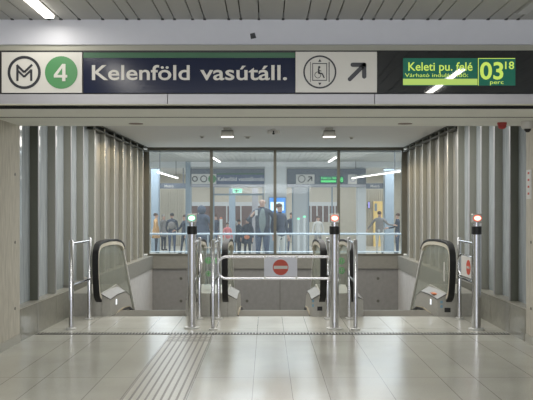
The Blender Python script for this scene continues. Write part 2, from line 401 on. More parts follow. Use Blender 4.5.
# far wall under the window with its smooth band and tie holes
xl, xr = XL(ZF), XR(ZF)
m = MB(); m.box(xl - .5, xr + .5, ZF - .02, ZF + .3, .13, .44); struct('wall_band_far', m, M['band'])
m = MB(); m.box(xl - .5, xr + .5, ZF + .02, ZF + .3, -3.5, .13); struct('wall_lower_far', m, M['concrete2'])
m = MB()
for px in (181, 247, 313, 378):
    for py in (278.5, 301, 323, 345, 368): p = at(px, py, ZF + .02); m.lathe((p.x, ZF + .015, p.z), [(.001, 0), (.035, 0), (.035, .004), (.001, .004)], 12, 'y')
struct('trim_7', m, M['findark'])
m = MB()
for px in (214, 280, 345): p = at(px, 0, ZF); m.box(p.x - .006, p.x + .006, ZF + .014, ZF + .02, -3.5, .13)
struct('trim_8', m, M['findark'])
# far window: frame, three mullions, four panes
win = thing('window_1', '', '', (0.2, ZF, .47)); del win['label']; del win['category']; win['kind'] = 'structure'
m = MB(); m.box(xl - .02, xr + .02, ZF - .03, ZF + .05, .44, .485); m.box(xl - .02, xr + .02, ZF - .05, ZF + .05, 2.95, HC)
m.box(xl - .25, xl + .025, ZF - .03, ZF + .05, .485, 2.95); m.box(xr - .025, xr + .25, ZF - .03, ZF + .05, .485, 2.95)
m.build('window_frame', M['frame'], win)
mx = [at(p, 0, ZF).x for p in (211.5, 275, 338.5)]
for x in mx: MB().box(x - .034, x + .034, ZF - .04, ZF + .05, .485, 2.95).build('mullion', M['frame'], win)
e = [xl - .01] + mx + [xr + .01]
for a, b in zip(e[:-1], e[1:]):
    MB().box(a + .034, b - .034, ZF + .0, ZF + .008, .485, 2.95).build('window_pane', M['pane'], win)
# shaft ceiling
m = MB(); m.box(-3.6, 3.9, ZN, ZF + .05, HC, HC + .1); struct('ceiling_shaft', m, M['shaftceil'])
# deep painted beam over the opening, two soffit levels
m = MB(); m.box(-5.5, 5.5, 8.2, ZN, 2.56, 3.3); m.box(-5.5, 5.5, 7.93, 8.2, 2.60, 3.3); struct('wall_beam', m, M['soffit'])
m = MB(); m.box(-5.5, 5.5, 7.27, 7.93, 2.4925, 2.62); struct('trim_9', m, M['soffit'])
m = MB(); m.box(-5.5, 5.5, 7.06, 7.27, 2.55, 2.62); m.box(-5.5, 5.5, 7.255, 7.27, 2.4905, 2.55); struct('trim_10', m, M['black'])
m = MB(); m.box(-5.5, 5.5, 7.93, 7.955, 2.488, 2.62); struct('trim_17', m, M['findark'])
m = MB(); m.box(-5.5, 5.5, 7.30, 7.95, 2.6, 3.0785); struct('trim_11', m, M['beigeband'])
m = MB(); m.box(-5.5, 5.5, 7.28, 7.95, 3.0785, 3.46); struct('trim_12', m, M['white'])
# hall ceiling of slats with open joints
mod = 6 * 7.3 / F
jp = [13.5, 32, 50, 62, 80, 103.5, 127.5, 139.5, 163, 175, 193, 205, 229, 241, 259, 283, 307, 325, 337, 361, 373, 390.5, 402.5, 427, 439, 463, 487, 505, 517, 541, 553, 571, 595, 613, 625, 649, 661, 685, 703, 721, 745, 757]
neg = [-10.5, -28, -40, -64, -76, -100, -118, -130, -154, -166, -190, -208, -232]
jx = [(p - CX) * 7.3 / F for p in sorted(neg) + jp]
slots = [(-1.98, -1.87), (2.24 - .06, 2.24 + .06)]
m = MB(); holes = MB()
for a, b in zip(jx[:-1], jx[1:]):
    lit = [t for t in TUBES if abs((a + b) / 2 - t[0]) < .05 and b - a < .13]
    z0 = -3.5; z1 = 7.28
    cuts = [(z0, z1)]
    if 50 * 1 and abs((a + b) / 2 - (56 - CX) * 7.3 / F) < .02: cuts = [(z0, -3.6 + .2), (7.14, z1)]
    for c0, c1 in cuts: m.box(a + .005, b - .005, c0, c1, 3.306, 3.32)
    holes.box(b - .012, b + .012, 7.24, 7.279, 3.300, 3.307)
struct('ceiling', m, M['ceil'])
struct('trim_13', holes, M['black'])
m = MB(); m.box(-5.5, 5.5, -3.5, 7.28, 3.37, 3.45); struct('ceiling_void', m, M['findark'])

# tactile paving ribs
m = MB(); n = 8; x0, x1 = -1.205, -0.685
for i in range(n):
    c = x0 + (i + .5) * (x1 - x0) / n
    z = 1.5
    m.box(c - .022, c + .022, 1.5, 9.50, 0, .004)
    for k in range(4): m.box(c - .019, c + .019, 9.56 + k * .12, 9.64 + k * .12, 0, .004)
tac = struct('trim_14', m, mat('tactile_rib', (0.50, 0.48, 0.42), 0.3, 0, .15, (6, 6, 6)))
m = MB(); m.box(x0 - .005, x1 + .005, 1.5, 10.03, 0, .0012); struct('trim_15', m, mat('tactile_bed', (0.20, 0.185, 0.155), 0.4, 0, .2, (5, 5, 5)))
# slotted drain across the opening
dr = thing('floor_drain', 'slotted metal drain strip running across the floor in front of the escalators', 'drain', (0, 10.11, 0))
MB().box(-2.91, 3.05, 10.03, 10.17, 0, .003).build('channel', M['black'], dr)
m = MB(); x = -2.91
while x < 3.02: m.box(x, x + .014, 10.045, 10.155, .003, .005); x += .040
m.build('grating', M['plinthtop'], dr)

# ------------------------------------------------------------------ overhead signs (front face at Z = 7.0)
ZS = 7.0
def sx(px): return (px - CX) * ZS / F
def sz(py): return EYE - (py - CY) * ZS / F
cas = thing('sign_casing', 'long grey metal sign casing spanning the entrance overhead', 'sign casing', (0, 7.1, sz(105)))
MB().box(-5.4, 5.4, 7.02, 7.26, sz(93.5), sz(50)).build('housing', M['black'], cas)
m = MB(); e = [-5.4, sx(-140), sx(167.7), sx(374.5), sx(600), 5.4]
for a, b in zip(e[:-1], e[1:]): m.box(a + .003, b - .003, 6.99, 7.05, sz(104), sz(94.3))
m.build('lower_rail', M['casing'], cas)
MB().box(-5.4, 5.4, 6.985, 7.06, sz(104.9), sz(104.1)).build('drip_edge', M['beigeband'], cas)

t = thing('line_sign', 'cream sign panel with black metro M ring and green number 4 disc', 'sign', (sx(41), ZS, sz(93)))
MB().box(sx(1.7), sx(82), ZS, 7.02, sz(92.8), sz(52.2)).build('panel', M['cream'], t)
mg = MB(); c = (sx(24.3), sz(72.5)); u = ZS / F
ring(mg, c, 13.9 * u, 16.6 * u, ZS - .004, ZS + .002)
mg.build('logo_ring', M['ink'], t)
# M of nested strokes
def stroke(mb, pts, wd, y0=ZS - .004, y1=ZS + .001):
    P = [Vector((sx(a), sz(b))) for a, b in pts]
    for p, q in zip(P[:-1], P[1:]):
        d = (q - p).normalized(); nrm = Vector((-d.y, d.x)) * wd * u / 2; ex = d * wd * u * .0
        mb.prism_y([tuple(p - ex + nrm), tuple(q + ex + nrm), tuple(q + ex - nrm), tuple(p - ex - nrm)], y0, y1)
    return mb
mg = MB()
stroke(mg, [(17.5, 81), (17.5, 65)], 2.2); stroke(mg, [(31.3, 81), (31.3, 69.5)], 2.2)
stroke(mg, [(16.8, 65.0), (24.3, 72.3), (32.2, 64.7)], 2.1, ZS - .005)
stroke(mg, [(17.8, 70.6), (24.3, 76.9), (31.6, 69.8)], 1.9, ZS - .006)
mg.build('logo_letter', M['ink'], t)
mg = MB(); disc(mg, (sx(61.3), sz(72.5)), 16.3 * u, ZS - .003, ZS + .002); mg.build('line_disc', M['line4'], t)
mg = MB()
mg.prism_y([(sx(a), sz(b)) for a, b in [(62.4, 64), (65.6, 64), (65.6, 75), (67.4, 75), (67.4, 77.6), (65.6, 77.6), (65.6, 81.2), (62.3, 81.2), (62.3, 77.6), (54, 77.6), (54, 74.9)]], ZS - .007, ZS - .002)
hole = MB(); hole.prism_y([(sx(a), sz(b)) for a, b in [(62.4, 68), (62.4, 75.0), (57.5, 75.0)]], ZS - .0075, ZS - .002)
n4 = mg.build('digit_four', M['lettering'], t); hole.build('digit_counter', M['line4'], n4)

t = thing('station_sign', 'dark blue station sign with large cream lettering Kelenföld vasútáll.', 'sign', (sx(189), ZS, sz(93)))
MB().box(sx(83.5), sx(295), ZS, 7.02, sz(92.9), sz(57.9)).build('panel', M['navy'], t)
MB().box(sx(83.5), sx(295), ZS - .002, 7.02, sz(57.9), sz(52.6)).build('green_stripe', M['green'], t)
text('Kelenföld', sx(92), sx(189.7), sz(79.8), 14.6 * u, ZS - .002, M['lettering'], 'lettering', t, off=0.013)
text('vasútáll.', sx(200.2), sx(287), sz(79.8), 14.6 * u, ZS - .002, M['lettering'], 'lettering', t, off=0.013)

t = thing('lift_sign', 'cream sign panel with wheelchair lift symbol and arrow pointing up right', 'sign', (sx(336), ZS, sz(93)))
MB().box(sx(295.6), sx(377), ZS, 7.02, sz(92.4), sz(51.8)).build('panel', M['cream'], t)
mg = MB(); ring(mg, (sx(319.8), sz(72)), 15.0 * u, 16.6 * u, ZS - .004, ZS + .001)
stroke(mg, [(310.4, 62), (310.4, 82)], .55); stroke(mg, [(329.1, 62), (329.1, 82)], .9)
for a, b, c_, d in ((312.3, 63.2, 327, 64), (312.3, 80, 327, 80.8), (312.3, 63.2, 313, 80.8), (326.3, 63.2, 327, 80.8)): mg.box(sx(a), sx(c_), ZS - .004, ZS + .001, sz(d), sz(b))
mg.prism_y([(sx(318.2), sz(61.8)), (sx(321.4), sz(61.8)), (sx(319.8), sz(59))], ZS - .004, ZS)
mg.prism_y([(sx(318.2), sz(82.7)), (sx(321.4), sz(82.7)), (sx(319.8), sz(85.4))], ZS - .004, ZS)
mg.build('lift_symbol', M['ink'], t)
mg = MB(); disc(mg, (sx(319.2), sz(67.3)), 1.25 * u, ZS - .004, ZS); ring(mg, (sx(317.8), sz(75.0)), 2.7 * u, 3.3 * u, ZS - .004, ZS)
stroke(mg, [(318.6, 68.5), (318.8, 73.6)], 1.6); stroke(mg, [(318.4, 73.4), (322.2, 73.6), (324.2, 78)], 1.3); stroke(mg, [(317.8, 70), (321.4, 71.2)], .7)
mg.build('wheelchair_symbol', M['ink'], t)
mg = MB()
for a, b in (((349.8, 79.2), (363.8, 65.2)), ((352.6, 64.8), (364.2, 64.8)), ((364.2, 64.8), (364.2, 76.6))):
    stroke(mg, [a, b], 4.2)
    for p in (a, b): disc(mg, (sx(p[0]), sz(p[1])), 2.1 * u, ZS - .005, ZS + .001, 20)
mg.build('arrow', M['ink'], t)

t = thing('departure_display', 'black glass departure display with green screen counting minutes, right of lift sign', 'display', (sx(460), ZS, sz(93)))
MB().box(sx(377.4), sx(620), ZS, 7.02, sz(93), sz(50.6)).build('glass_front', M['darkglass'], t)
MB().box(sx(403), sx(477.4), ZS - .002, ZS + .002, sz(85.6), sz(58.2)).build('screen', M['lcd'], t)
MB().box(sx(403), sx(477.4), ZS - .003, ZS + .002, sz(85), sz(78.8)).build('screen_band', M['lcdband'], t)
MB().box(sx(478.6), sx(515.3), ZS - .002, ZS + .002, sz(85.6), sz(58.2)).build('screen', M['lcd'], t)
mg = MB(); mg.box(sx(478), sx(515), ZS - .003, ZS, sz(58.8), sz(58.2)); mg.box(sx(478), sx(478.6), ZS - .003, ZS, sz(85.6), sz(58.2)); mg.build('screen_outline', M['lcdtext'], t)
text('Keleti pu. felé', sx(408.3), sx(472.4), sz(70.6), 8.2 * u, ZS - .003, M['lcdtext'], 'lettering', t, off=0.01, ext=.001)
text('Várható indulási idő:', sx(404.8), sx(468), sz(77), 3.6 * u, ZS - .003, M['lcdtext'], 'lettering', t, off=0.0, ext=.001)
text('03', sx(480), sx(503.2), sz(79), 17.0 * u, ZS - .003, M['lcdtext'], 'digits', t, off=0.02, ext=.001, capch='0')
text('18', sx(505), sx(514), sz(69), 7.4 * u, ZS - .003, M['lcdtext'], 'digits', t, off=0.01, ext=.001, capch='0')
text('perc', sx(490), sx(503.5), sz(84), 3.8 * u, ZS - .003, M['lcdtext'], 'lettering', t, off=0.0, ext=.001)

# little dark sticker left on the white fascia
m = MB(); q = 7.28; c = at(253, 36, q)
m.prism_y([(c.x + a * .009, c.z + b * .009) for a, b in ((-3, 2.3), (1.7, 3.4), (3.3, -2), (-2.2, -3.2))], q - .003, q)
tag(m.build('sticker', M['ink'], loc=(c.x, q, c.z)), 'small dark tilted sticker on the white fascia above the station sign', 'sticker')

# ------------------------------------------------------------------ ceiling fixtures
def tube_fixture(x, z, l, lit, label):
    t = thing('strip_light', label, 'light', (x, z, 3.37), 'strip lights of the hall ceiling')
    MB().box(x - .05, x + .05, z - l / 2 - .02, z + l / 2 + .02, 3.30, 3.35).build('housing', M['plastic'], t)
    MB().box(x - .04, x + .04, z - l / 2, z + l / 2, 3.275, 3.30).build('diffuser', M['tube'] if lit else M['offtube'], t)
for i, (x, z, l) in enumerate(TUBES):
    if i == 0: tube_fixture(x, z, l, True, 'lit strip light in the slatted ceiling above the metro M sign')
# unlit cover of the right-hand run
x = (511 - CX) * 7.3 / F
t = thing('light_cover', 'unlit pale strip light cover at the upper right in the slatted ceiling', 'light', (x, 6.6, 3.3))
MB().box(x - .045, x + .045, 5.4, 7.0, 3.285, 3.305).build('diffuser', M['offtube'], t)

def spotlight(px, label):
    p = at(px, 126.5, 14.4)
    t = thing('ceiling_spotlight', label, 'light', (p.x, 14.4, HC), 'square spotlights under the shaft ceiling')
    MB().box(p.x - .07, p.x + .07, 14.35, 14.45, HC - .045, HC).build('bracket', M['satin'], t)
    MB().prism_y([(p.x - .10, HC - .045), (p.x + .10, HC - .045), (p.x + .118, HC - .155), (p.x - .118, HC - .155)], 14.3, 14.5).build('lamp_housing', M['findark'], t)
    MB().box(p.x - .105, p.x + .105, 14.31, 14.40, HC - .170, HC - .155).build('lens', M['tube'], t)
spotlight(227.5, 'left of the two square spotlights hanging under the shaft ceiling')
spotlight(329, 'right of the two square spotlights hanging under the shaft ceiling')
p = at(273.5, 128, 14.6)
t = thing('security_camera', 'white twin security camera on the shaft ceiling between the spotlights', 'camera', (p.x, 14.6, HC))
MB().lathe((p.x, 14.6, HC - .03), [(.001, 0), (.05, 0), (.05, .03), (.001, .03)]).build('mount', M['plastic'], t)
for s in (-1, 1):
    m = MB(); m.tube([(p.x + s * .02, 14.6, HC - .05), (p.x + s * .10, 14.56, HC - .055)], .035); m.build('camera_head', M['plastic'], t)
m = MB(); m.lathe((p.x, 14.6, HC - .10), [(.001, 0), (.025, .01), (.035, .035), (.035, .07), (.001, .07)]); m.build('lens_dome', M['black'], t)
def detector(px, py, label, r=.05):
    h = HC; Z = (h - EYE) * F / (CY - py); p = at(px, py, Z)
    t = thing('smoke_detector', label, 'detector', (p.x, Z, HC), 'round detectors on the shaft ceiling')
    MB().lathe((p.x, Z, HC - .015), [(.001, 0), (r, 0), (r * 1.1, .015), (.001, .015)]).build('base', M['plastic'], t)
    MB().lathe((p.x, Z, HC - .045), [(.001, 0), (r * .5, .003), (r * .6, .03), (.001, .03)]).build('sensor', M['beige'], t)
detector(247.5, 136.5, 'round beige detector on the shaft ceiling beside the left spotlight', .075)
detector(202, 136, 'flat round detector on the ceiling above the green beacon post', .05)
detector(351.5, 137, 'flat round detector on the ceiling right of the right spotlight', .05)
for px, lab in ((136, 'dark round recessed downlight in the beam above the left escalator'), (405, 'dark round recessed downlight in the beam above the right escalator')):
    Z = (2.56 - EYE) * F / (CY - 123.3); p = at(px, 123.3, Z)
    t = thing('recessed_downlight', lab, 'light', (p.x, Z, 2.56), 'recessed downlights in the entrance beam')
    MB().lathe((p.x, Z, 2.556), [(.085, 0), (.10, 0), (.10, .004), (.085, .004)]).build('trim_ring', M['soffit'], t)
    MB().lathe((p.x, Z, 2.552), [(.001, 0), (.083, 0), (.083, .004), (.001, .004)]).build('lamp_recess', M['shop'], t)
# red alarm sounder, camera and notice at the right jamb
p = at(502, 123, 9.1)
t = thing('alarm_sounder', 'small red dome alarm hanging under the beam at the upper right', 'alarm', (p.x, 9.1, 2.56))
MB().lathe((p.x, 9.1, 2.535), [(.001, 0), (.052, 0), (.054, .025), (.001, .025)]).build('base', M['red'], t)
MB().lathe((p.x, 9.1, 2.485), [(.001, 0), (.028, .004), (.045, .02), (.05, .05), (.001, .05)]).build('dome', M['red'], t)
p = at(529, 121, 8.9)
t = thing('surveillance_camera', 'white dome surveillance camera under the beam beside the right concrete wall', 'camera', (p.x, 8.95, 2.56))
MB().lathe((p.x, 8.95, 2.47), [(.001, 0), (.06, .005), (.07, .03), (.07, .09), (.001, .09)]).build('housing', M['plastic'], t)
MB().lathe((p.x, 8.95, 2.435), [(.001, 0), (.02, .003), (.035, .02), (.04, .045), (.001, .045)]).build('lens_dome', M['black'], t)
h0, h1 = EYE + 8 * 9.42 / F, EYE + 37 * 9.42 / F
t = thing('wall_notice', 'narrow white notice with red marks on the right concrete wall', 'notice', (XR(ZN), 9.36, h0))
MB().box(3.062, 3.07, 9.28, 9.45, h0, h1).build('plate', M['plastic'], t)
for k in range(4): MB().box(3.058, 3.062, 9.34, 9.39, h0 + .05 + k * .08, h0 + .075 + k * .08).build('red_mark', M['signred'], t)

# ------------------------------------------------------------------ escalators
RAIL = smooth([(0, 11.62, .235), (0, 11.47, .33), (0, 11.385, .60), (0, 11.37, .88), (0, 11.46, 1.02), (0, 11.68, 1.078), (0, 12.3, 1.088), (0, 12.95, 1.06), (0, 13.38, .985), (0, 13.66, .80), (0, 14.05, .42), (0, 14.75, -.28), (0, 15.8, -1.33), (0, 17.6, -3.13)], 5)
RAIL = [(p.y, p.z) for p in RAIL]
def inset(path, d):
    out = []
    for i, p in enumerate(path):
        a = path[max(i - 1, 0)]; b = path[min(i + 1, len(path) - 1)]; t = Vector((b[0] - a[0], b[1] - a[1])).normalized()
        out.append((p[0] + t.y * d, p[1] - t.x * d))
    return out
DECKTOP = [(ZE, .25), (12.3, .262), (12.95, .235), (13.35, .13), (14.2, -.66), (15.2, -1.66), (16.9, -3.36)]
DECKBOT = [(16.7, -3.5), (15.0, -1.9), (13.9, -.75), (13.55, -.40), (13.2, -.25), (ZE, -.2)]
def escalator(label, gL, iL, iR, gR, outL, outR, hO):
    xc = (iL + iR) / 2
    t = thing('escalator', label, 'escalator', (xc, ZE, 0), 'escalators going down in the shaft')
    MB().box(iL + .02, iR - .02, ZE, 12.42, -.05, -.004).build('floor_plate', mat('landing_plate', (0.13, 0.122, 0.10), .85, 0, .15, (60, 3, 3)), t)
    m = MB(); x = iL + .03
    m.box(iL + .02, iR - .02, 12.42, 12.52, -.05, -.012)
    while x < iR - .03: m.box(x, x + .008, 12.50, 12.58, -.05, -.03); x += .02
    m.build('comb_plate', M['frame'], t)
    m = MB(); y, z = 12.63, -.24
    for k in range(2): m.box(iL + .02, iR - .02, y, y + .4, z - .12, z); y += .41
    for k in range(10):
        z -= .31; m.box(iL + .02, iR - .02, y, y + .33, z - .30, z); y += .31
    m.build('steps', M['deck'], t)
    for g, i, o in ((gL, iL, outL), (gR, iR, outR)):
        s = 1 if i > g else -1          # towards the steps
        cr = next(k for k, q in enumerate(RAIL) if q[0] > 13.50)
        m = MB(); m.strip(RAIL[:cr + 1], g - .043, g + .043, .034); m.strip([(q[0], q[1] - .01) for q in RAIL[cr:]], g - .018, g + .018, .012); m.build('handrail', M['rubber'], t, bevel=.012)
        ip = inset(RAIL, .046); cut = next(k for k, q in enumerate(ip) if q[0] > 13.45)
        MB().strip(ip[:cut + 1], g - .038, g + .038, .05).build('handrail_guide', M['guide'], t)
        MB().strip(ip[cut:], g - .022, g + .022, .04).build('incline_guide_highlight', M['plastic'], t)  # guide made white on the slope to paint the rail's bright reflection
        gp = inset(RAIL, .078); gp = [q for q in gp if q[1] > .20 or q[0] > 13]
        poly = gp + [(17.2, -3.45), (15.0, -1.9 + .35), (14.0, -.50), (13.3, .17), (12.9, .27), (ZE + .05, .28)]
        MB().prism_x(poly, g - .006, g + .006).build('glass_panel', M['balglass'], t)
        # inner deck: sloped top, side skirt running down with the steps
        m = MB(); n = len(DECKTOP)
        top_in = DECKTOP; top_out = [(a, b + .075) for a, b in DECKTOP]
        xi, xg = i, g + s * .02
        vs = []; fs = []
        for k in range(n):
            vs += [(xi, top_in[k][0], top_in[k][1]), (xg, top_out[k][0], top_out[k][1]), (xi, top_in[k][0], top_in[k][1] - (.45 if k else .45)), (xg, top_in[k][0], top_in[k][1] - .45)]
        for k in range(n - 1):
            a = 4 * k; b = a + 4
            fs += [(a, b, b + 1, a + 1), (a, a + 2, b + 2, b), (a + 1, b + 1, b + 3, a + 3), (a + 2, a + 3, b + 3, b + 2)]
        fs = [q for q in fs if not (q[1] - q[0] == 4 and q[2] - q[0] == 5)]
        fs += [(0, 1, 3, 2), (4 * n - 4, 4 * n - 2, 4 * n - 1, 4 * n - 3)]
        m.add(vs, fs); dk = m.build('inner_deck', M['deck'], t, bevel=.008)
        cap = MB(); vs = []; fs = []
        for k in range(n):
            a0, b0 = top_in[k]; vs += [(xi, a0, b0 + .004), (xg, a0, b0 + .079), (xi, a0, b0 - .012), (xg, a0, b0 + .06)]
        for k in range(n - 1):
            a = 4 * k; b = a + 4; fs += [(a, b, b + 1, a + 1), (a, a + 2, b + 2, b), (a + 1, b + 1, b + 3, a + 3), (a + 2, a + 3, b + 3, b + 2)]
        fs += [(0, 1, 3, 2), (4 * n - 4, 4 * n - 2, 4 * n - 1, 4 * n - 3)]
        cap.add(vs, fs); cap.build('deck_top_dimmed', M['deck_dimmed'], t)  # top sheet of the deck, its brightness toned down in the colour
        # outer cover
        a, b = sorted((o, g - s * .0 + s * .02))
        MB().prism_x([(ZE, -.2), (ZE, hO), (12.9, hO + .02), (13.35, hO - .1), (14.3, -.55), (17.0, -3.2), (16.8, -3.5), (13.6, -.4), (13.2, -.2)], a, b).build('outer_cover', M['deck'], t)
        m = MB(); m.strip([(12.05, -.05), (12.25, -.03), (12.7, -.02), (13.2, -.06), (13.5, -.14), (14.0, -.64), (15, -1.64)], i, i + s * .03, .035); m.build('skirt_guard', M['black'], t)
        m = MB(); m.strip([(12.05, -.03), (12.25, -.01), (12.7, .0), (13.2, -.04), (13.5, -.12), (14.0, -.62)], i, i + s * .022, .010); m.build('skirt_brush', M['yellow'], t)
    return t
esL = escalator('left escalator, beside the left wall, behind the green beacon post channel', -2.44, -2.29, -1.19, -1.05, -2.90, -.83, .335)
esM = escalator('middle escalator, closed by the barrier with the round no-entry sign', -.60, -.44, .65, .80, -.82, 1.00, .335)
esR = escalator('right escalator, beside the right wall, left of the right beacon post', 1.22, 1.41, 2.49, 2.64, 1.01, 3.06, .335)
def esc_bits(t, x, items):
    for nm, px, py, wpx, hpx, mm in items:
        p = at(px, py, ZE); w_ = wpx * ZE / F / 2; h_ = hpx * ZE / F / 2
        MB().box(p.x - w_, p.x + w_, ZE - .004, ZE, p.z - h_, p.z + h_).build(nm, mm, t)
esc_bits(esR, 0, [('key_switch', 447.5, 310, 6, 4.5, M['black']), ('safety_sticker', 441.5, 302, 2.5, 2.8, M['blue']), ('safety_sticker', 441.5, 306.5, 2.5, 2.8, M['blue'])])
esc_bits(esM, 0, [('key_switch', 319.8, 308.6, 5, 4.2, M['black']), ('safety_sticker', 313, 301, 2, 2.6, M['blue']), ('safety_sticker', 313, 305.5, 2, 2.6, M['blue'])])
for t, x, s in ((esL, -2.29, 1), (esR, 2.49, -1)):
    MB().box(min(x, x + s * .004), max(x, x + s * .004), 12.12, 12.2, .12, .20).build('skirt_lamp', emis('skirt_lamp_glow', (.9, .95, 1), 1.2), t)
MB().box(2.49, 2.58, 12.0, 12.2, .288, .30).build('warning_sticker', M['orange'], esR)
MB().box(2.575, 2.583, 11.62, 11.66, .52, .80).build('notice_strip', M['plastic'], esR)

# glass screens with round stickers between neighbouring balustrades
def screen(x0, x1, label, stickers):
    t = thing('glass_screen', label, 'glass screen', ((x0 + x1) / 2, 12.32, .345), 'glass screens between the escalators')
    MB().prism_x([(ZE + .01, .337), (12.36, .40), (12.36, .337)], x0 - .08, x1 + .08).build('foot', M['satin'], t)
    MB().box(x0, x1, 12.30, 12.312, .39, .97).build('screen_pane', M['screen'], t)
    MB().box(x0, x1, 12.295, 12.317, .97, .985).build('top_edge', M['plastic'], t)
    for px, py, mm in stickers:
        p = at(px, py, 12.3); m = MB(); disc(m, (p.x, p.z), .05, 12.296, 12.3, 24); st = m.build('sticker', mm, t)
        m = MB(); ring(m, (p.x, p.z), .033, .040, 12.293, 12.296, 24)
        m.box(p.x - .006, p.x + .006, 12.293, 12.296, p.z - .025, p.z + .025); m.box(p.x - .02, p.x + .02, 12.293, 12.296, p.z - .004, p.z + .006)
        m.build('symbol', M['sticker'] if mm is M['plastic'] else M['plastic'], st)
screen(-.97, -.68, 'glass screen with round green and white stickers behind the slim post, left', [(208.4, 260.5, M['sticker']), (217.4, 260.5, M['sticker']), (208.4, 273.6, M['plastic'])])
screen(.89, 1.13, 'glass screen with two round green stickers right of the middle red beacon', [(341.4, 261, M['sticker']), (341.4, 270.5, M['sticker'])])

# ------------------------------------------------------------------ gate posts
def flange(t, x, y, r):
    MB().lathe((x, y, 0), [(.001, 0), (r, 0), (r, .016), (r * .75, .024), (.001, .024)], 24).build('flange', M['flange'], t)
def post(t, x, y, r, h, cap=True):
    MB().lathe((x, y, .012), [(.001, 0), (r, 0), (r, h - .012), (r * .6, h + .006), (.001, h + .008)], 20).build('post', M['steel'], t); flange(t, x, y, r * 2.1)
def rails(t, A, B, hs, r=.017):
    for h in hs:
        m = MB(); m.tube([(A[0], A[1], h), (B[0], B[1], h)], r, 12); m.build('rail', M['steel'], t)
def beacon(t, x, y, rim, glow):
    m = MB(); r = .059
    m.lathe((x, y, .012), [(.001, 0), (r, 0), (r, 1.23), (.001, 1.23)], 28); m.build('column', M['steel'], t); flange(t, x, y, .105)
    m = MB(); m.lathe((x, y, 1.242), [(.001, 0), (.065, 0), (.065, .105), (.001, .105)], 28); m.build('black_band', M['black'], t)
    m = MB(); m.lathe((x, y, 1.347), [(.001, 0), (.045, 0), (.045, .06), (.001, .06)], 24); m.build('neck', M['steel'], t)
    hd = MB().box(x - .06, x + .06, y - .045, y + .05, 1.395, 1.51).build('lamp_head', M['satin'], t, bevel=.008)
    m = MB(); c = (x, 1.455); m.prism_y([(c[0] + .055 * math.cos(k * math.pi / 16), c[1] + .044 * math.sin(k * math.pi / 16)) for k in range(32)], y - .052, y - .045); m.build('lamp_rim', rim, hd)
    m = MB(); m.prism_y([(c[0] + .043 * math.cos(k * math.pi / 16), c[1] + .031 * math.sin(k * math.pi / 16)) for k in range(32)], y - .062, y - .052); m.build('lamp_lens', glow, hd)
G = 'gate posts in front of the escalators'
t = thing('gate_rail', 'steel two-post rail beside the left wall, left of the left escalator', 'rail', (-2.56, 10.46, 0), G)
post(t, -2.56, 10.46, .032, 1.15); post(t, -2.526, 11.38, .030, 1.15); rails(t, (-2.56, 10.46), (-2.526, 11.38), (1.12, .575))
t = thing('beacon_gate', 'thick steel post with the green lamp, left of centre', 'gate post', (-.99, 10.56, 0), G)
beacon(t, -.99, 10.56, M['greenrim'], M['glowgreen']); post(t, -.965, 11.42, .028, 1.15); rails(t, (-.99, 10.6), (-.965, 11.42), (1.12, .62))
m = MB(); m.tube(smooth([(-.965, 11.42, .93), (-.93, 11.2, .93), (-.90, 11.0, .80), (-.93, 11.2, .68), (-.965, 11.42, .66)], 5), .014, 10); m.build('swing_hoop', M['steel'], t)
t = thing('gate_rail', 'slim steel two-post rail right of the green beacon post', 'rail', (-.703, 10.42, 0), G)
post(t, -.703, 10.42, .026, 1.16); post(t, -.69, 11.42, .028, 1.15); rails(t, (-.703, 10.42), (-.69, 11.42), (1.12, .62))
t = thing('beacon_gate', 'thick steel post with the red lamp in the middle, right of the no-entry sign', 'gate post', (.884, 10.49, 0), G)
beacon(t, .884, 10.49, M['redrim'], M['glowred']); post(t, .868, 11.42, .028, 1.15); rails(t, (.884, 10.54), (.868, 11.42), (1.12, .62))
t = thing('gate_rail', 'slim steel two-post rail right of the middle red beacon', 'rail', (1.153, 10.42, 0), G)
post(t, 1.153, 10.42, .028, 1.16); post(t, 1.172, 11.42, .028, 1.15); rails(t, (1.153, 10.42), (1.172, 11.42), (1.12, .62))
t = thing('beacon_gate', 'thick steel post with the red lamp beside the right wall', 'gate post', (2.733, 10.44, 0), G)
beacon(t, 2.733, 10.44, M['redrim'], M['glowred']); post(t, 2.745, 11.42, .028, 1.15); rails(t, (2.733, 10.48), (2.745, 11.42), (1.12, .60))

# hoop barrier with the no-entry sign
def no_entry(t, cx, cy, cz, wd, ht, rot=None):
    P = []
    pl = MB().box(cx - wd / 2, cx + wd / 2, cy - .006, cy + .004, cz - ht / 2, cz + ht / 2).build('sign_plate', mat('sign_plate_grey', (.50, .50, .53), .35, .3), t)
    m = MB(); disc(m, (cx, cz), .103, cy - .009, cy - .006); d = m.build('red_disc', M['signred'], pl)
    MB().box(cx - .09, cx + .09, cy - .012, cy - .009, cz - .02, cz + .02).build('white_bar', M['cream'], pl)
    return pl
Z = 10.50
ux = lambda px: (px - CX) * Z / F
uz = lambda py: EYE - (py - CY) * Z / F
t = thing('swing_barrier', 'long steel hoop barrier closing the middle channel with a round no-entry sign', 'barrier', (.8, Z, uz(279)))
a, b, h1, h0 = ux(218.3), .822, uz(257), uz(278.6); rr = (h1 - h0) / 2; r = .10
arc = [(a + r - r * math.sin(k * math.pi / 12), Z, h1 - r + r * math.cos(k * math.pi / 12)) for k in range(7)] + [(a + r - r * math.cos(k * math.pi / 12), Z, h0 + r - r * math.sin(k * math.pi / 12)) for k in range(7)]
m = MB(); m.tube([(b, Z, h1)] + arc + [(b, Z, h0)], .0165, 12); m.build('hoop', M['steel'], t)
for hh in (h1, h0): MB().lathe((.826, Z, hh - .03), [(.001, 0), (.02, 0), (.02, .06), (.001, .06)], 16).build('hinge', M['satin'], t)
no_entry(t, ux(280.6), Z - .018, uz(267.2), ux(297.3) - ux(264.3), uz(257.6) - uz(277.6) - .02)
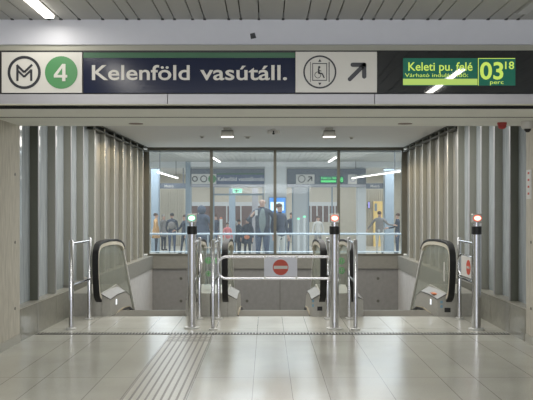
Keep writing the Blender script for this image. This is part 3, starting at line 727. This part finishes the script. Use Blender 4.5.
for px in (265, 296.5):
    for py in (257, 278): MB().box(ux(px) - .012, ux(px) + .012, Z - .026, Z + .02, uz(py) - .02, uz(py) + .02).build('clamp', M['satin'], t)
# opened barrier of the right gate, swung back along the channel
t = thing('swing_barrier', 'opened hoop barrier with a no-entry sign seen edge-on beside the right beacon', 'barrier', (2.72, 10.70, 0.6))
y0, y1 = 10.56, 11.3; xa, xb = 2.715, 2.70
P = [(xa, y0, .935), (xb + .02, y1 - .08, .935), (xb, y1, .86), (xb, y1, .72), (xb + .02, y1 - .08, .65), (xa, y0, .65)]
m = MB(); m.tube(P, .015, 12); m.build('hoop', M['steel'], t)
def slab(u0, u1, h0, h1, off, th):      # plate along the swung arm
    d = Vector((xb - xa, y1 - y0, 0)); d.normalize(); nrm = Vector((-d.y, d.x, 0)); o = Vector((xa, y0, 0)) + nrm * off
    c = [o + d * u0, o + d * u1, o + d * u1 + nrm * th, o + d * u0 + nrm * th]
    return MB().hexa([(*q.xy, h0) for q in c] + [(*q.xy, h1) for q in c])
pl = slab(.03, .52, .655, .93, .005, .01).build('sign_plate', M['plastic'], t)
d = Vector((xb - xa, y1 - y0, 0)).normalized(); nr = Vector((-d.y, d.x, 0)); o_ = Vector((xa, y0, .79)) + d * .15
m = MB(); n = 28; vs = []
for q in (.015, .019):
    for k in range(n): vs.append(o_ + nr * q + d * .10 * math.cos(2 * math.pi * k / n) + Vector((0, 0, .10 * math.sin(2 * math.pi * k / n))))
m.add(vs, [tuple(range(n)), tuple(range(n, 2 * n))] + [(k, (k + 1) % n, (k + 1) % n + n, k + n) for k in range(n)]); m.build('red_disc', M['signred'], pl)
slab(.08, .22, .775, .805, .019, .003).build('white_bar', M['cream'], pl)

# ------------------------------------------------------------------ hall beyond the window
m = MB(); m.box(-9, 9.5, ZF + .3, 23.5, -.2, 0); struct('floor_far_walkway', m, M['farfloor'])
m = MB(); m.prism_x([(23.5, -.2), (23.5, 0), (26, -.35), (26, -.55)], -9, 9.5); struct('floor_far_ramp', m, M['farfloor'])
m = MB(); m.box(-9, 9.5, 26, 44, -.55, -.35); struct('floor_far', m, M['farfloor'])
m = MB(); x = -7
while x < 7.5: m.box(x, x + .15, 24.9, 30, 3.30, 3.32); x += .165
struct('ceiling_far', m, M['ceil'])
m = MB(); m.box(-9, 9.5, ZF + .2, 44, 3.38, 3.5); struct('ceiling_far_void', m, M['shaftceil'])
m = MB(); m.box(-9, 9.5, 43.6, 44, -.5, 3.4); struct('wall_far', m, M['farwall'])
for s, nm in ((-9, 'wall_far_left'), (9.5, 'wall_far_right')):
    m = MB(); m.box(s - .2, s, ZF, 44, -.5, 3.4); struct(nm, m, M['farwall'])
# guardrail just behind the glass
t = thing('guardrail', 'pale steel guardrail running behind the big window', 'railing', (0.2, 19.62, 0))
hr = EYE - 27 * 19.62 / F
m = MB(); m.tube([(-3.2, 19.62, hr), (3.5, 19.62, hr)], .027, 10); m.build('handrail', M['rail_blue'], t)
m = MB(); m.tube([(-3.2, 19.62, .50), (3.5, 19.62, .50)], .014, 8); m.build('lower_rail', M['rail_blue'], t)
for x in (-2.9, -1.45, 0.2, 1.75, 3.3): MB().lathe((x, 19.62, 0), [(.001, 0), (.02, 0), (.02, hr), (.001, hr)], 12).build('post', M['rail_blue'], t)
# far entrance: fascia, header with signs, piers
Zq = 30.0
qx = lambda px, Z=Zq: (px - CX) * Z / F
qz = lambda py, Z=Zq: EYE - (py - CY) * Z / F
m = MB(); m.box(-9, 9.5, Zq, Zq + .3, qz(167.5), 3.4); struct('wall_far_fascia', m, M['farpale'])
def box_px(x0, x1, y0, y1, Z, d=.05): return MB().box(qx(x0, Z), qx(x1, Z), Z, Z + d, qz(y1, Z), qz(y0, Z))
t = thing('entrance_sign', 'far dark header sign reading Kelenföld vasútállomás with M and 4 symbols', 'sign', (qx(227), Zq, qz(187)))
box_px(191, 264.5, 168.5, 187, 29.9, .35).build('header', M['fardark'], t)
box_px(216.5, 264.3, 174.5, 184, 29.88).build('panel', M['farnavy'], t)
box_px(216.5, 264.3, 173.3, 174.6, 29.87).build('green_stripe', M['green'], t)
box_px(191.5, 216.3, 174, 184, 29.88).build('symbol_panel', M['cream'], t)
m = MB(); ring(m, (qx(195.2), qz(179)), .07, .11, 29.86, 29.88, 24); ring(m, (qx(204.0), qz(179)), .095, .13, 29.86, 29.88, 24); m.build('metro_symbol', M['ink'], t)
m = MB(); disc(m, (qx(212.5), qz(179)), .15, 29.86, 29.88, 24); m.build('line_disc', M['line4'], t)
text('Kelenföld vasútállomás', qx(218), qx(264), qz(181), .14, 29.87, M['plastic'], 'lettering', t, off=.015)
box_px(191, 264.5, 184.4, 186.8, 29.86).build('lower_rail', M['casing'], t)
t = thing('entrance_sign', 'far dark header sign with cream arrow panel and bright green display', 'sign', (qx(327), Zq, qz(187)))
box_px(287, 366, 168.5, 187, 29.9, .35).build('header', M['fardark'], t)
box_px(296, 314.5, 174.5, 184, 29.88).build('arrow_panel', M['cream'], t)
m = MB(); ring(m, (qx(301.5), qz(179)), .115, .14, 29.86, 29.88, 24)
for a, b in (((307.5, 181.6), (311.4, 177.4)), ((308, 177), (311.8, 177)), ((311.6, 177), (311.6, 181))):
    p, q = Vector((qx(a[0]), qz(a[1]))), Vector((qx(b[0]), qz(b[1]))); d = (q - p).normalized(); n_ = Vector((-d.y, d.x)) * .02
    m.prism_y([tuple(p + n_), tuple(q + n_), tuple(q - n_), tuple(p - n_)], 29.86, 29.88)
m.build('symbols', M['ink'], t)
box_px(320, 343.5, 176, 183, 29.88).build('display', M['lcd'], t)
text('Keleti pu. felé', qx(321), qx(336), qz(179.3), .09, 29.87, M['fargreen'], 'lettering', t, off=.02)
box_px(321, 336, 180.3, 182.3, 29.87).build('display_band', M['fargreen'], t)
text('08', qx(337.3), qx(342.8), qz(182), .17, 29.87, M['fargreen'], 'digits', t, off=.02, capch='0')
box_px(348, 357, 174.5, 184, 29.88).build('symbol_panel', M['cream'], t)
m = MB(); ring(m, (qx(352.5), qz(179)), .06, .12, 29.86, 29.88, 24); m.build('metro_symbol', M['casing'], t)
box_px(287, 366, 184.4, 186.8, 29.86).build('lower_rail', M['casing'], t)
# piers
for i, (a, b, Z, mm) in enumerate(((185.5, 190.6, 29.95, 'farblue'), (264.6, 286.5, 29.95, 'farpale'), (357.5, 366, 30.1, 'farpale'), (151, 158.5, 35.2, 'farblue'), (385, 394, 35.2, 'farblue'), (229, 235, 34, 'farblue'), (252, 258, 34, 'casing'))):
    m = MB(); m.box(qx(a, Z), qx(b, Z), Z, Z + .5, -.35, 3.3 if Z != 34 else 2.4); struct('wall_pier_%s' % ['one', 'two', 'three', 'four', 'five', 'six', 'seven'][i], m, M[mm])
# soffit and back panels of the far entrance
m = MB(); m.box(qx(191), qx(264), 30.4, 37, 2.5, 2.6); m.box(qx(287), qx(366), 30.4, 37, 2.5, 2.6); struct('ceiling_far_entrance', m, M['shaftceil'])
# left and right side bays of the far hall: low dark sign bands and pale fluted panels
for x0, x1, lab in ((155, 186, 'dark hanging direction sign at the far left of the hall beyond'), (362, 391, 'dark hanging direction sign at the far right of the hall beyond')):
    t = thing('direction_sign', lab, 'sign', (qx((x0 + x1) / 2, 36), 36, qz(188.5, 36)), 'dark direction signs in the hall beyond')
    box_px(x0, x1, 183.3, 188.6, 36, .2).build('panel', M['fardark'], t)
    cx_ = (x0 + x1) / 2 - 6
    text('Metró', qx(cx_, 36), qx(cx_ + 9, 36), qz(187.4, 36), .12, 35.99, M['lettering'], 'lettering', t)
    for x in (x0 + 3, x1 - 3): MB().box(qx(x, 36) - .02, qx(x, 36) + .02, 36.08, 36.12, qz(183.3, 36), 3.38).build('hanger', M['fardark'], t)
m = MB()
for k in range(14): a = 160 + k * 2.0 * 0.9; m.box(qx(a, 40), qx(a + 1.2, 40), 40, 40.1, -.35, 2.5)
m.box(qx(158, 40), qx(187, 40), 40.1, 40.2, -.35, 2.6); struct('wall_fluted_left', m, M['farwall'])
m = MB()
for k in range(14): a = 358 + k * 1.9; m.box(qx(a, 40), qx(a + 1.2, 40), 40, 40.1, -.35, 2.5)
m.box(qx(356, 40), qx(386, 40), 40.1, 40.2, -.35, 2.6); struct('wall_fluted_right', m, M['farwall'])
for i, (a, b, y0, y1, Z) in enumerate(((191.5, 262, 206, 229, 40), (308, 338, 206, 222, 40))):
    t = thing('kiosk_front', ['brown shopfront seen far behind the left entrance header', 'brown shopfront seen far behind the right entrance header'][i], 'shopfront', (qx((a + b) / 2, Z), Z, -.35))
    box_px(a, b, y0, y1, Z, .4).build('window_band', M['shop'], t)
    MB().box(qx(a, Z), qx(b, Z), Z, Z + .4, -.35, qz(y1, Z)).build('counter', M['farwall'], t)
    box_px(a, b, y0 - 4, y0, Z, .4).build('fascia', M['farpale'], t)
    for k in range(5):
        x = a + (b - a) * (k + .5) / 5; box_px(x - .6, x + .6, y0, y1, Z - .05, .05).build('mullion', M['farpale'], t)
# portal frames under the headers
m = MB()
for x in (213, 262.5): m.box(qx(x, 31), qx(x, 31) + .05, 31, 31.1, -.35, 2.4)
m.box(qx(213, 31), qx(262.5, 31), 31, 31.1, 2.05, 2.12)
for x in (292, 308, 331.5): m.box(qx(x, 31), qx(x, 31) + .05, 31, 31.1, -.35, 2.4)
struct('trim_16', m, M['farblue'])
m = MB(); m.box(qx(292.5, 31.2), qx(308, 31.2), 31.2, 31.25, -.35, 2.4); struct('wall_far_panel', m, M['farpale'])
# signs and screens
t = thing('exit_sign', 'small glowing green exit sign below the far left header', 'sign', (qx(237.5), 30.6, qz(193)))
box_px(232.8, 242, 188.8, 192.8, 30.6, .05).build('box', M['exit'], t)
m = MB(); p = (qx(236.5, 30.6), qz(190.8, 30.6)); m.box(p[0] - .03, p[0] + .03, 30.585, 30.6, p[1] - .06, p[1] + .05); m.box(p[0] - .1, p[0] + .1, 30.585, 30.6, p[1] - .01, p[1] + .02); m.build('running_symbol', M['green'], t)
for x in (233.5, 241.3): MB().box(qx(x) - .008, qx(x) + .008, 30.615, 30.63, qz(189, 30.6), 2.5).build('hanger', M['fardark'], t)
t = thing('information_screen', 'bright blue and white information screen on the pier beyond the window', 'screen', (qx(276.5, 29.8), 29.8, -.2))
Z = 29.8
MB().box(qx(268.5, Z), qx(286.5, Z), Z, Z + .12, -.35, qz(197, Z)).build('cabinet', M['farblue'], t)
box_px(269.5, 285.5, 197.8, 213, Z - .01, .01).build('screen', M['screenblue'], t)
box_px(270.5, 283.8, 202, 210.5, Z - .02, .01).build('picture', M['screenwhite'], t)
for x, lab in ((363.3, 'left of two small purple lit signs in the far right bay'), (369, 'right of two small purple lit signs in the far right bay')):
    Z = 39.5; t = thing('lit_sign', lab, 'sign', (qx(x, Z), Z, qz(209, Z)), 'small purple lit signs')
    box_px(x - 1, x + 1, 201.5, 208.5, Z, .1).build('box', M['fardark'], t); box_px(x - .7, x + .7, 202, 208, Z - .02, .02).build('face', M['purple'], t)
    MB().box(qx(x, Z) - .03, qx(x, Z) + .03, Z + .1, 40.0, qz(206, Z), qz(204, Z)).build('bracket', M['fardark'], t)
Z = 39.5
t = thing('poster_stand', 'tall warm yellow panel behind the grey-jacketed person at the right', 'panel', (qx(378.5, Z), Z, -.35))
MB().box(qx(374, Z), qx(382.5, Z), Z, Z + .3, -.35, qz(201.3, Z)).build('cabinet', M['warm'], t)
box_px(374.6, 377, 203.5, 211, Z - .02, .02).build('pane', M['farblue'], t)
# suspended tubes and ceiling tubes beyond
def far_tube(x0, x1, z0, z1, h, lab, drop=False):
    t = thing('strip_light', lab, 'light', ((x0 + x1) / 2, (z0 + z1) / 2, h), 'strip lights in the hall beyond the window')
    def bar(wd, a, b): return MB().hexa([(x0 - wd, z0, a), (x0 + wd, z0, a), (x1 + wd, z1, a), (x1 - wd, z1, a), (x0 - wd, z0, b), (x0 + wd, z0, b), (x1 + wd, z1, b), (x1 - wd, z1, b)])
    bar(.045, h, h + .05).build('housing', M['plastic'], t); bar(.035, h - .025, h).build('diffuser', M['tube'], t)
    if drop:
        for f_ in (.08, .92):
            x, z = x0 + (x1 - x0) * f_, z0 + (z1 - z0) * f_; MB().box(x - .01, x + .01, z - .01, z + .01, h + .05, 3.38).build('hanger', M['fardark'], t)
far_tube(-1.83, -1.74, 26.7, 29.4, 3.27, 'strip light in the far ceiling above the far station sign')
far_tube(2.30, 2.28, 26.7, 29.4, 3.27, 'strip light in the far ceiling above the far green display')
far_tube(-3.39, -3.34, 24.9, 29.8, 2.69, 'hanging strip light at the left beyond the window', True)
far_tube(4.02, 3.19, 24.3, 29.8, 2.69, 'hanging strip light at the right beyond the window', True)
# far gate posts
for px, top, lab, mm in ((221, 219, 'far white gate post with an orange lamp on top', 'orange'), (298.5, 219.5, 'far pale gate post with green lamp, left of a pair', 'exit'), (304.5, 217.5, 'far pale gate post with green lamp, right of a pair', 'exit')):
    Z = 29; x = qx(px, Z); h = qz(top, Z)
    t = thing('far_gate_post', lab, 'gate post', (x, Z, -.35), 'gate posts of the far entrance')
    MB().lathe((x, Z, -.35), [(.001, 0), (.055, 0), (.055, h + .35), (.001, h + .35)], 16).build('column', M['farpale'], t)
    MB().lathe((x, Z, h), [(.001, 0), (.055, 0), (.04, .06), (.001, .07)], 16).build('lamp', M[mm], t)

# ------------------------------------------------------------------ people
SK = mat('skin', (0.50, 0.31, 0.23), 0.5)
def cloth(n, c): return mat(n, c, .85, 0, .15, (9, 9, 9))
def person(name_label, loc, h, yaw, top, trouser, hair, arms=None, coat=False, stride=.0, bulk=1.0, shoe=(0.03, 0.03, 0.035), extra=None):
    """one skinned continuous body; local frame: faces -Y, x to its left side of the picture"""
    k = h / 1.75
    t = thing('person', name_label, 'person', loc); t.rotation_euler = (0, 0, yaw)
    V = []; E = []; RR = []; L = []
    def v(p, r, l, par=None):
        V.append(Vector(p) * k); RR.append((r[0] * k, r[1] * k) if isinstance(r, tuple) else (r * k, r * k)); L.append(l)
        if par is not None: E.append((par, len(V) - 1))
        return len(V) - 1
    B = bulk
    pel = v((0, 0, .95), (.155 * B, .115 * B), 'top')
    wa = v((0, 0, 1.12), (.145 * B, .11 * B), 'top', pel)
    ch = v((0, .01, 1.30), (.17 * B, .12 * B), 'top', wa)
    sh = v((0, .01, 1.42), (.13 * B, .095 * B), 'top', ch)
    nk = v((0, 0, 1.50), .058, 'skin', sh)
    ja = v((0, -.015, 1.575), (.066, .075), 'skin', nk)
    hd = v((0, -.012, 1.655), (.078, .095), 'skin', ja)
    cr = v((0, .0, 1.71), (.06, .075), 'skin', hd)
    A = arms or {}
    for s, key in ((-1, 'L'), (1, 'R')):
        el, ha = A.get(key, ((s * .26, .02, 1.12), (s * .27, -.06, .88)))
        a = v((s * .185 * (B * .5 + .5), .01, 1.405), .066, 'top', sh)
        b = v(el, .05, 'top', a); m2 = Vector(el).lerp(Vector(ha), .85); c = v(m2, .036, 'top', b)
        d = (Vector(ha) - Vector(el)).normalized(); hp = v(ha, .030, 'skin', c)
        side = Vector((s, 0, 0)); perp = d.cross(side).normalized() if d.cross(side).length > .1 else Vector((0, 1, 0))
        palm = v(Vector(ha) + d * .06, (.036, .02), 'skin', hp)
        for q, ln in ((-.028, .06), (-.009, .075), (.009, .07), (.027, .055)):
            f1 = v(Vector(ha) + d * .095 + perp * q, .0095, 'skin', palm)
            v(Vector(ha) + d * (.095 + ln * .8) + perp * q * 1.1 - side * .02, .008, 'skin', f1)
        th = v(Vector(ha) + d * .04 - perp * .045, .011, 'skin', hp); v(Vector(ha) + d * .075 - perp * .06, .009, 'skin', th)
        hip = v((s * .095, 0, .88), .098 * (B * .4 + .6), 'leg', pel)
        dy = s * stride
        kn = v((s * .105, dy * .5 - .015, .50), .066, 'leg', hip)
        an = v((s * .11, dy, .10), .043, 'leg', kn)
        he = v((s * .11, dy + .02, .045), .042, 'shoe', an); v((s * .12, dy - .15, .035), (.04, .032), 'shoe', he)
    me = bpy.data.meshes.new('sk'); me.from_pydata(V, E, []); o = bpy.data.objects.new('sk', me); C.objects.link(o)
    sk = o.modifiers.new('s', 'SKIN'); sk.use_smooth_shade = True; sub = o.modifiers.new('u', 'SUBSURF'); sub.levels = 1; sub.render_levels = 1
    for i, r in enumerate(RR): me.skin_vertices[0].data[i].radius = r
    me.skin_vertices[0].data[0].use_root = True
    bpy.context.view_layer.update()
    bm_ = bpy.data.meshes.new_from_object(o.evaluated_get(bpy.context.evaluated_depsgraph_get())); bpy.data.objects.remove(o)
    bm_.name = 'body'; bm_.materials.clear()
    for mm in (SK, top, trouser, mat('shoe', shoe, .5)): bm_.materials.append(mm)
    idx = {'skin': 0, 'top': 1, 'leg': 2, 'shoe': 3}
    zmin = min(v_.co.z for v_ in bm_.vertices)
    for v_ in bm_.vertices: v_.co.z -= zmin
    for p in bm_.polygons:
        c = p.center; best = None
        for (i, j) in E:
            a, b = V[i], V[j]; ab = b - a; tt = max(0, min(1, (c - a).dot(ab) / max(ab.length_squared, 1e-9))); q = a + ab * tt
            rad = RR[i][0] * (1 - tt) + RR[j][0] * tt
            dd = (c - q).length - rad * .8
            if best is None or dd < best[0]: best = (dd, L[j] if tt > .35 else (L[i] if L[i] != 'top' or L[j] != 'leg' else 'leg'))
        p.material_index = idx[best[1]]; p.use_smooth = True
    body = bpy.data.objects.new('body', bm_); C.objects.link(body); body.parent = t
    def child(mb, nm, m_):
        me_ = bpy.data.meshes.new(nm); me_.from_pydata(mb.v, [], mb.f); me_.materials.append(m_)
        bb = bmesh.new(); bb.from_mesh(me_); bmesh.ops.recalc_face_normals(bb, faces=bb.faces); bb.to_mesh(me_); bb.free()
        for p_ in me_.polygons: p_.use_smooth = True
        ob = bpy.data.objects.new(nm, me_); C.objects.link(ob); ob.parent = t; return ob
    def ball(c, rx, ry, rz, cut=-9):
        mb = MB(); n, m_ = 16, 10; vs = []
        for i in range(m_ + 1):
            a = math.pi * i / m_
            for j in range(n):
                b = 2 * math.pi * j / n
                vs.append((c[0] + rx * math.sin(a) * math.cos(b), c[1] + ry * math.sin(a) * math.sin(b), c[2] + max(cut, math.cos(a)) * rz))
        mb.add(vs, [(i * n + j, i * n + (j + 1) % n, (i + 1) * n + (j + 1) % n, (i + 1) * n + j) for i in range(m_) for j in range(n)], True); return mb
    kk = k
    child(ball((0, -.098 * kk, 1.635 * kk), .012 * kk, .018 * kk, .02 * kk), 'nose', SK)
    for s in (-1, 1):
        child(ball((s * .03 * kk, -.09 * kk, 1.66 * kk), .011 * kk, .008 * kk, .007 * kk), 'eye', M['ink'])
        child(ball((s * .078 * kk, .0, 1.64 * kk), .010 * kk, .02 * kk, .028 * kk), 'ear', SK)
    child(ball((0, -.085 * kk, 1.588 * kk), .022 * kk, .008 * kk, .006 * kk), 'mouth', mat('lips', (.35, .15, .12), .5))
    if hair:
        child(ball((0, .015 * kk, 1.69 * kk), .088 * kk, .10 * kk, .085 * kk, -.55), 'hair', hair)
    if coat:    # skirt of the coat hanging over the hips
        mb = MB(); n = 20; prof = [(1.18, .155, .12), (1.0, .185, .15), (.85, .205, .165), (.68, .225, .18), (.66, .20, .16)]
        vs = [(rx * B * kk * math.cos(2 * math.pi * j / n), ry * B * kk * math.sin(2 * math.pi * j / n), z * kk) for z, rx, ry in prof for j in range(n)]
        mb.add(vs, [(i * n + j, i * n + (j + 1) % n, (i + 1) * n + (j + 1) % n, (i + 1) * n + j) for i in range(len(prof) - 1) for j in range(n)], True)
        child(mb, 'coat_skirt', top)
    if extra:
        for nm, c, r3, m_ in extra: child(ball(tuple(q * kk for q in c), *[q * kk for q in r3]), nm, m_)
    return t
DK = cloth('dark_cloth', (0.03, 0.04, 0.06)); NV = cloth('navy_cloth', (0.025, 0.036, 0.06)); GR = cloth('grey_cloth', (0.20, 0.19, 0.18)); TN = cloth('tan_cloth', (0.50, 0.30, 0.13))
JE = cloth('jeans', (0.05, 0.075, 0.13)); LT = cloth('light_cloth', (0.50, 0.50, 0.47)); PK = cloth('pink_cloth', (0.60, 0.17, 0.17)); OL = cloth('grey_green_cloth', (0.20, 0.24, 0.23))
BR = cloth('brown_hair', (0.07, 0.04, 0.025)); BK = cloth('black_hair', (0.02, 0.018, 0.018)); GH = cloth('grey_hair', (0.35, 0.33, 0.30))
def stand(px, Z): return ((px - CX) * Z / F, Z, -.35 if Z > 26 else 0)
person('person in a tan coat with dark trousers at the far left behind the window', stand(156, 33.9), 1.68, R(100), TN, DK, BR, coat=True, extra=[('shoulder_bag', (.18, .05, .95), (.07, .14, .13), LT)])
person('person in dark clothes with a grey backpack, facing away, left of the green beacon', stand(172, 33.9), 1.68, R(180), DK, JE, BK, arms={'L': ((-.25, .02, 1.12), (-.25, -.10, .88)), 'R': ((.25, .02, 1.12), (.22, -.16, .92))}, bulk=1.15, extra=[('backpack', (0, .15, 1.22), (.17, .07, .17), GR)])
person('person in dark clothes walking, partly behind the green beacon post', stand(184.5, 33), 1.62, R(-60), NV, DK, BR, arms={'L': ((-.30, -.1, 1.15), (-.38, -.3, 1.05))}, stride=.12)
person('large person in a hooded dark coat right of the green beacon', stand(202, 22.2), 1.64, R(150), DK, DK, None, coat=True, bulk=1.35, arms={'L': ((-.36, .02, 1.15), (-.25, -.18, 1.0)), 'R': ((.36, .02, 1.15), (.25, -.18, 1.0))}, extra=[('hood', (0, .02, 1.62), (.13, .14, .14), DK)])
person('person in a pink jacket beyond the window, left of the crowd', stand(227.5, 33), 1.30, R(30), PK, LT, BR, bulk=1.1)
person('person in dark clothes bending over a trolley with a teal bag', stand(239, 31.5), 1.45, R(70), DK, DK, BK, coat=True, bulk=1.2, arms={'L': ((-.28, -.2, 1.2), (-.22, -.4, 1.05)), 'R': ((.28, -.2, 1.2), (.22, -.4, 1.05))}, extra=[('teal_bag', (.12, -.38, .92), (.15, .12, .16), cloth('teal_cloth', (0.04, .42, .42)))])
person('person in black beside the bald man, carrying an orange bag', stand(247.5, 30), 1.52, R(-20), DK, DK, BK, coat=True, bulk=1.1, extra=[('orange_bag', (.05, -.2, .95), (.13, .09, .09), M['orange'])])
mn = person('bald man in an open dark jacket over a grey-green shirt holding a phone', stand(262.5, 20.6), 1.83, R(-12), DK, JE, None, bulk=1.3, arms={'L': ((-.36, -.04, 1.18), (-.20, -.28, 1.33)), 'R': ((.34, .0, 1.12), (.31, -.05, .86))}, extra=[('shirt_front', (0.02, -.075, 1.19), (.095, .095, .31), OL)])
person('person in a navy jacket and light trousers in front of the blue screen', stand(279.5, 20.9), 1.68, R(40), NV, LT, BR, bulk=1.12, coat=False)
person('person in a grey coat at the far left between the tan coat and the backpack', stand(163.5, 36), 1.6, R(60), GR, DK, GH, coat=True)
person('person in dark clothes beyond the green beacon, nearest the left window mullion', stand(215.5, 34.5), 1.62, R(-40), DK, JE, BR, stride=.1)
person('person in a pale jacket between the pink jacket and the crowd with bags', stand(233, 35), 1.6, R(20), LT, JE, BR)
person('person in dark clothes far behind the bald man, on his left', stand(252.5, 35), 1.72, R(200), DK, DK, BK, bulk=1.1)
person('dark figure far behind the two pale gate posts with green lamps', stand(291.5, 34.5), 1.7, R(-30), NV, JE, BR, stride=.1)
person('small distant person among the far gates in pale clothes', stand(318, 35), 1.55, R(10), LT, GR, BR)
person('person in a grey jacket with arms spread, in front of the yellow panel', stand(379.5, 33.5), 1.76, R(160), GR, LT, BR, bulk=1.2, arms={'L': ((-.36, .0, 1.22), (-.62, -.05, 1.18)), 'R': ((.36, .0, 1.2), (.52, -.05, .98))})
person('person in a dark blue jacket at the right edge of the window', stand(397.5, 33.5), 1.68, R(-90), NV, JE, BR, arms={'L': ((-.3, -.1, 1.15), (-.25, -.4, 1.1))})
# phone in the man's hand
p = at(256.3, 215, 20.3)
ph = thing('phone', 'white phone held up by the bald man beyond the window', 'phone', (p.x, 20.25, p.z))
MB().box(p.x - .035, p.x + .035, 20.245, 20.255, p.z - .01, p.z + .13).build('case', M['plastic'], ph)
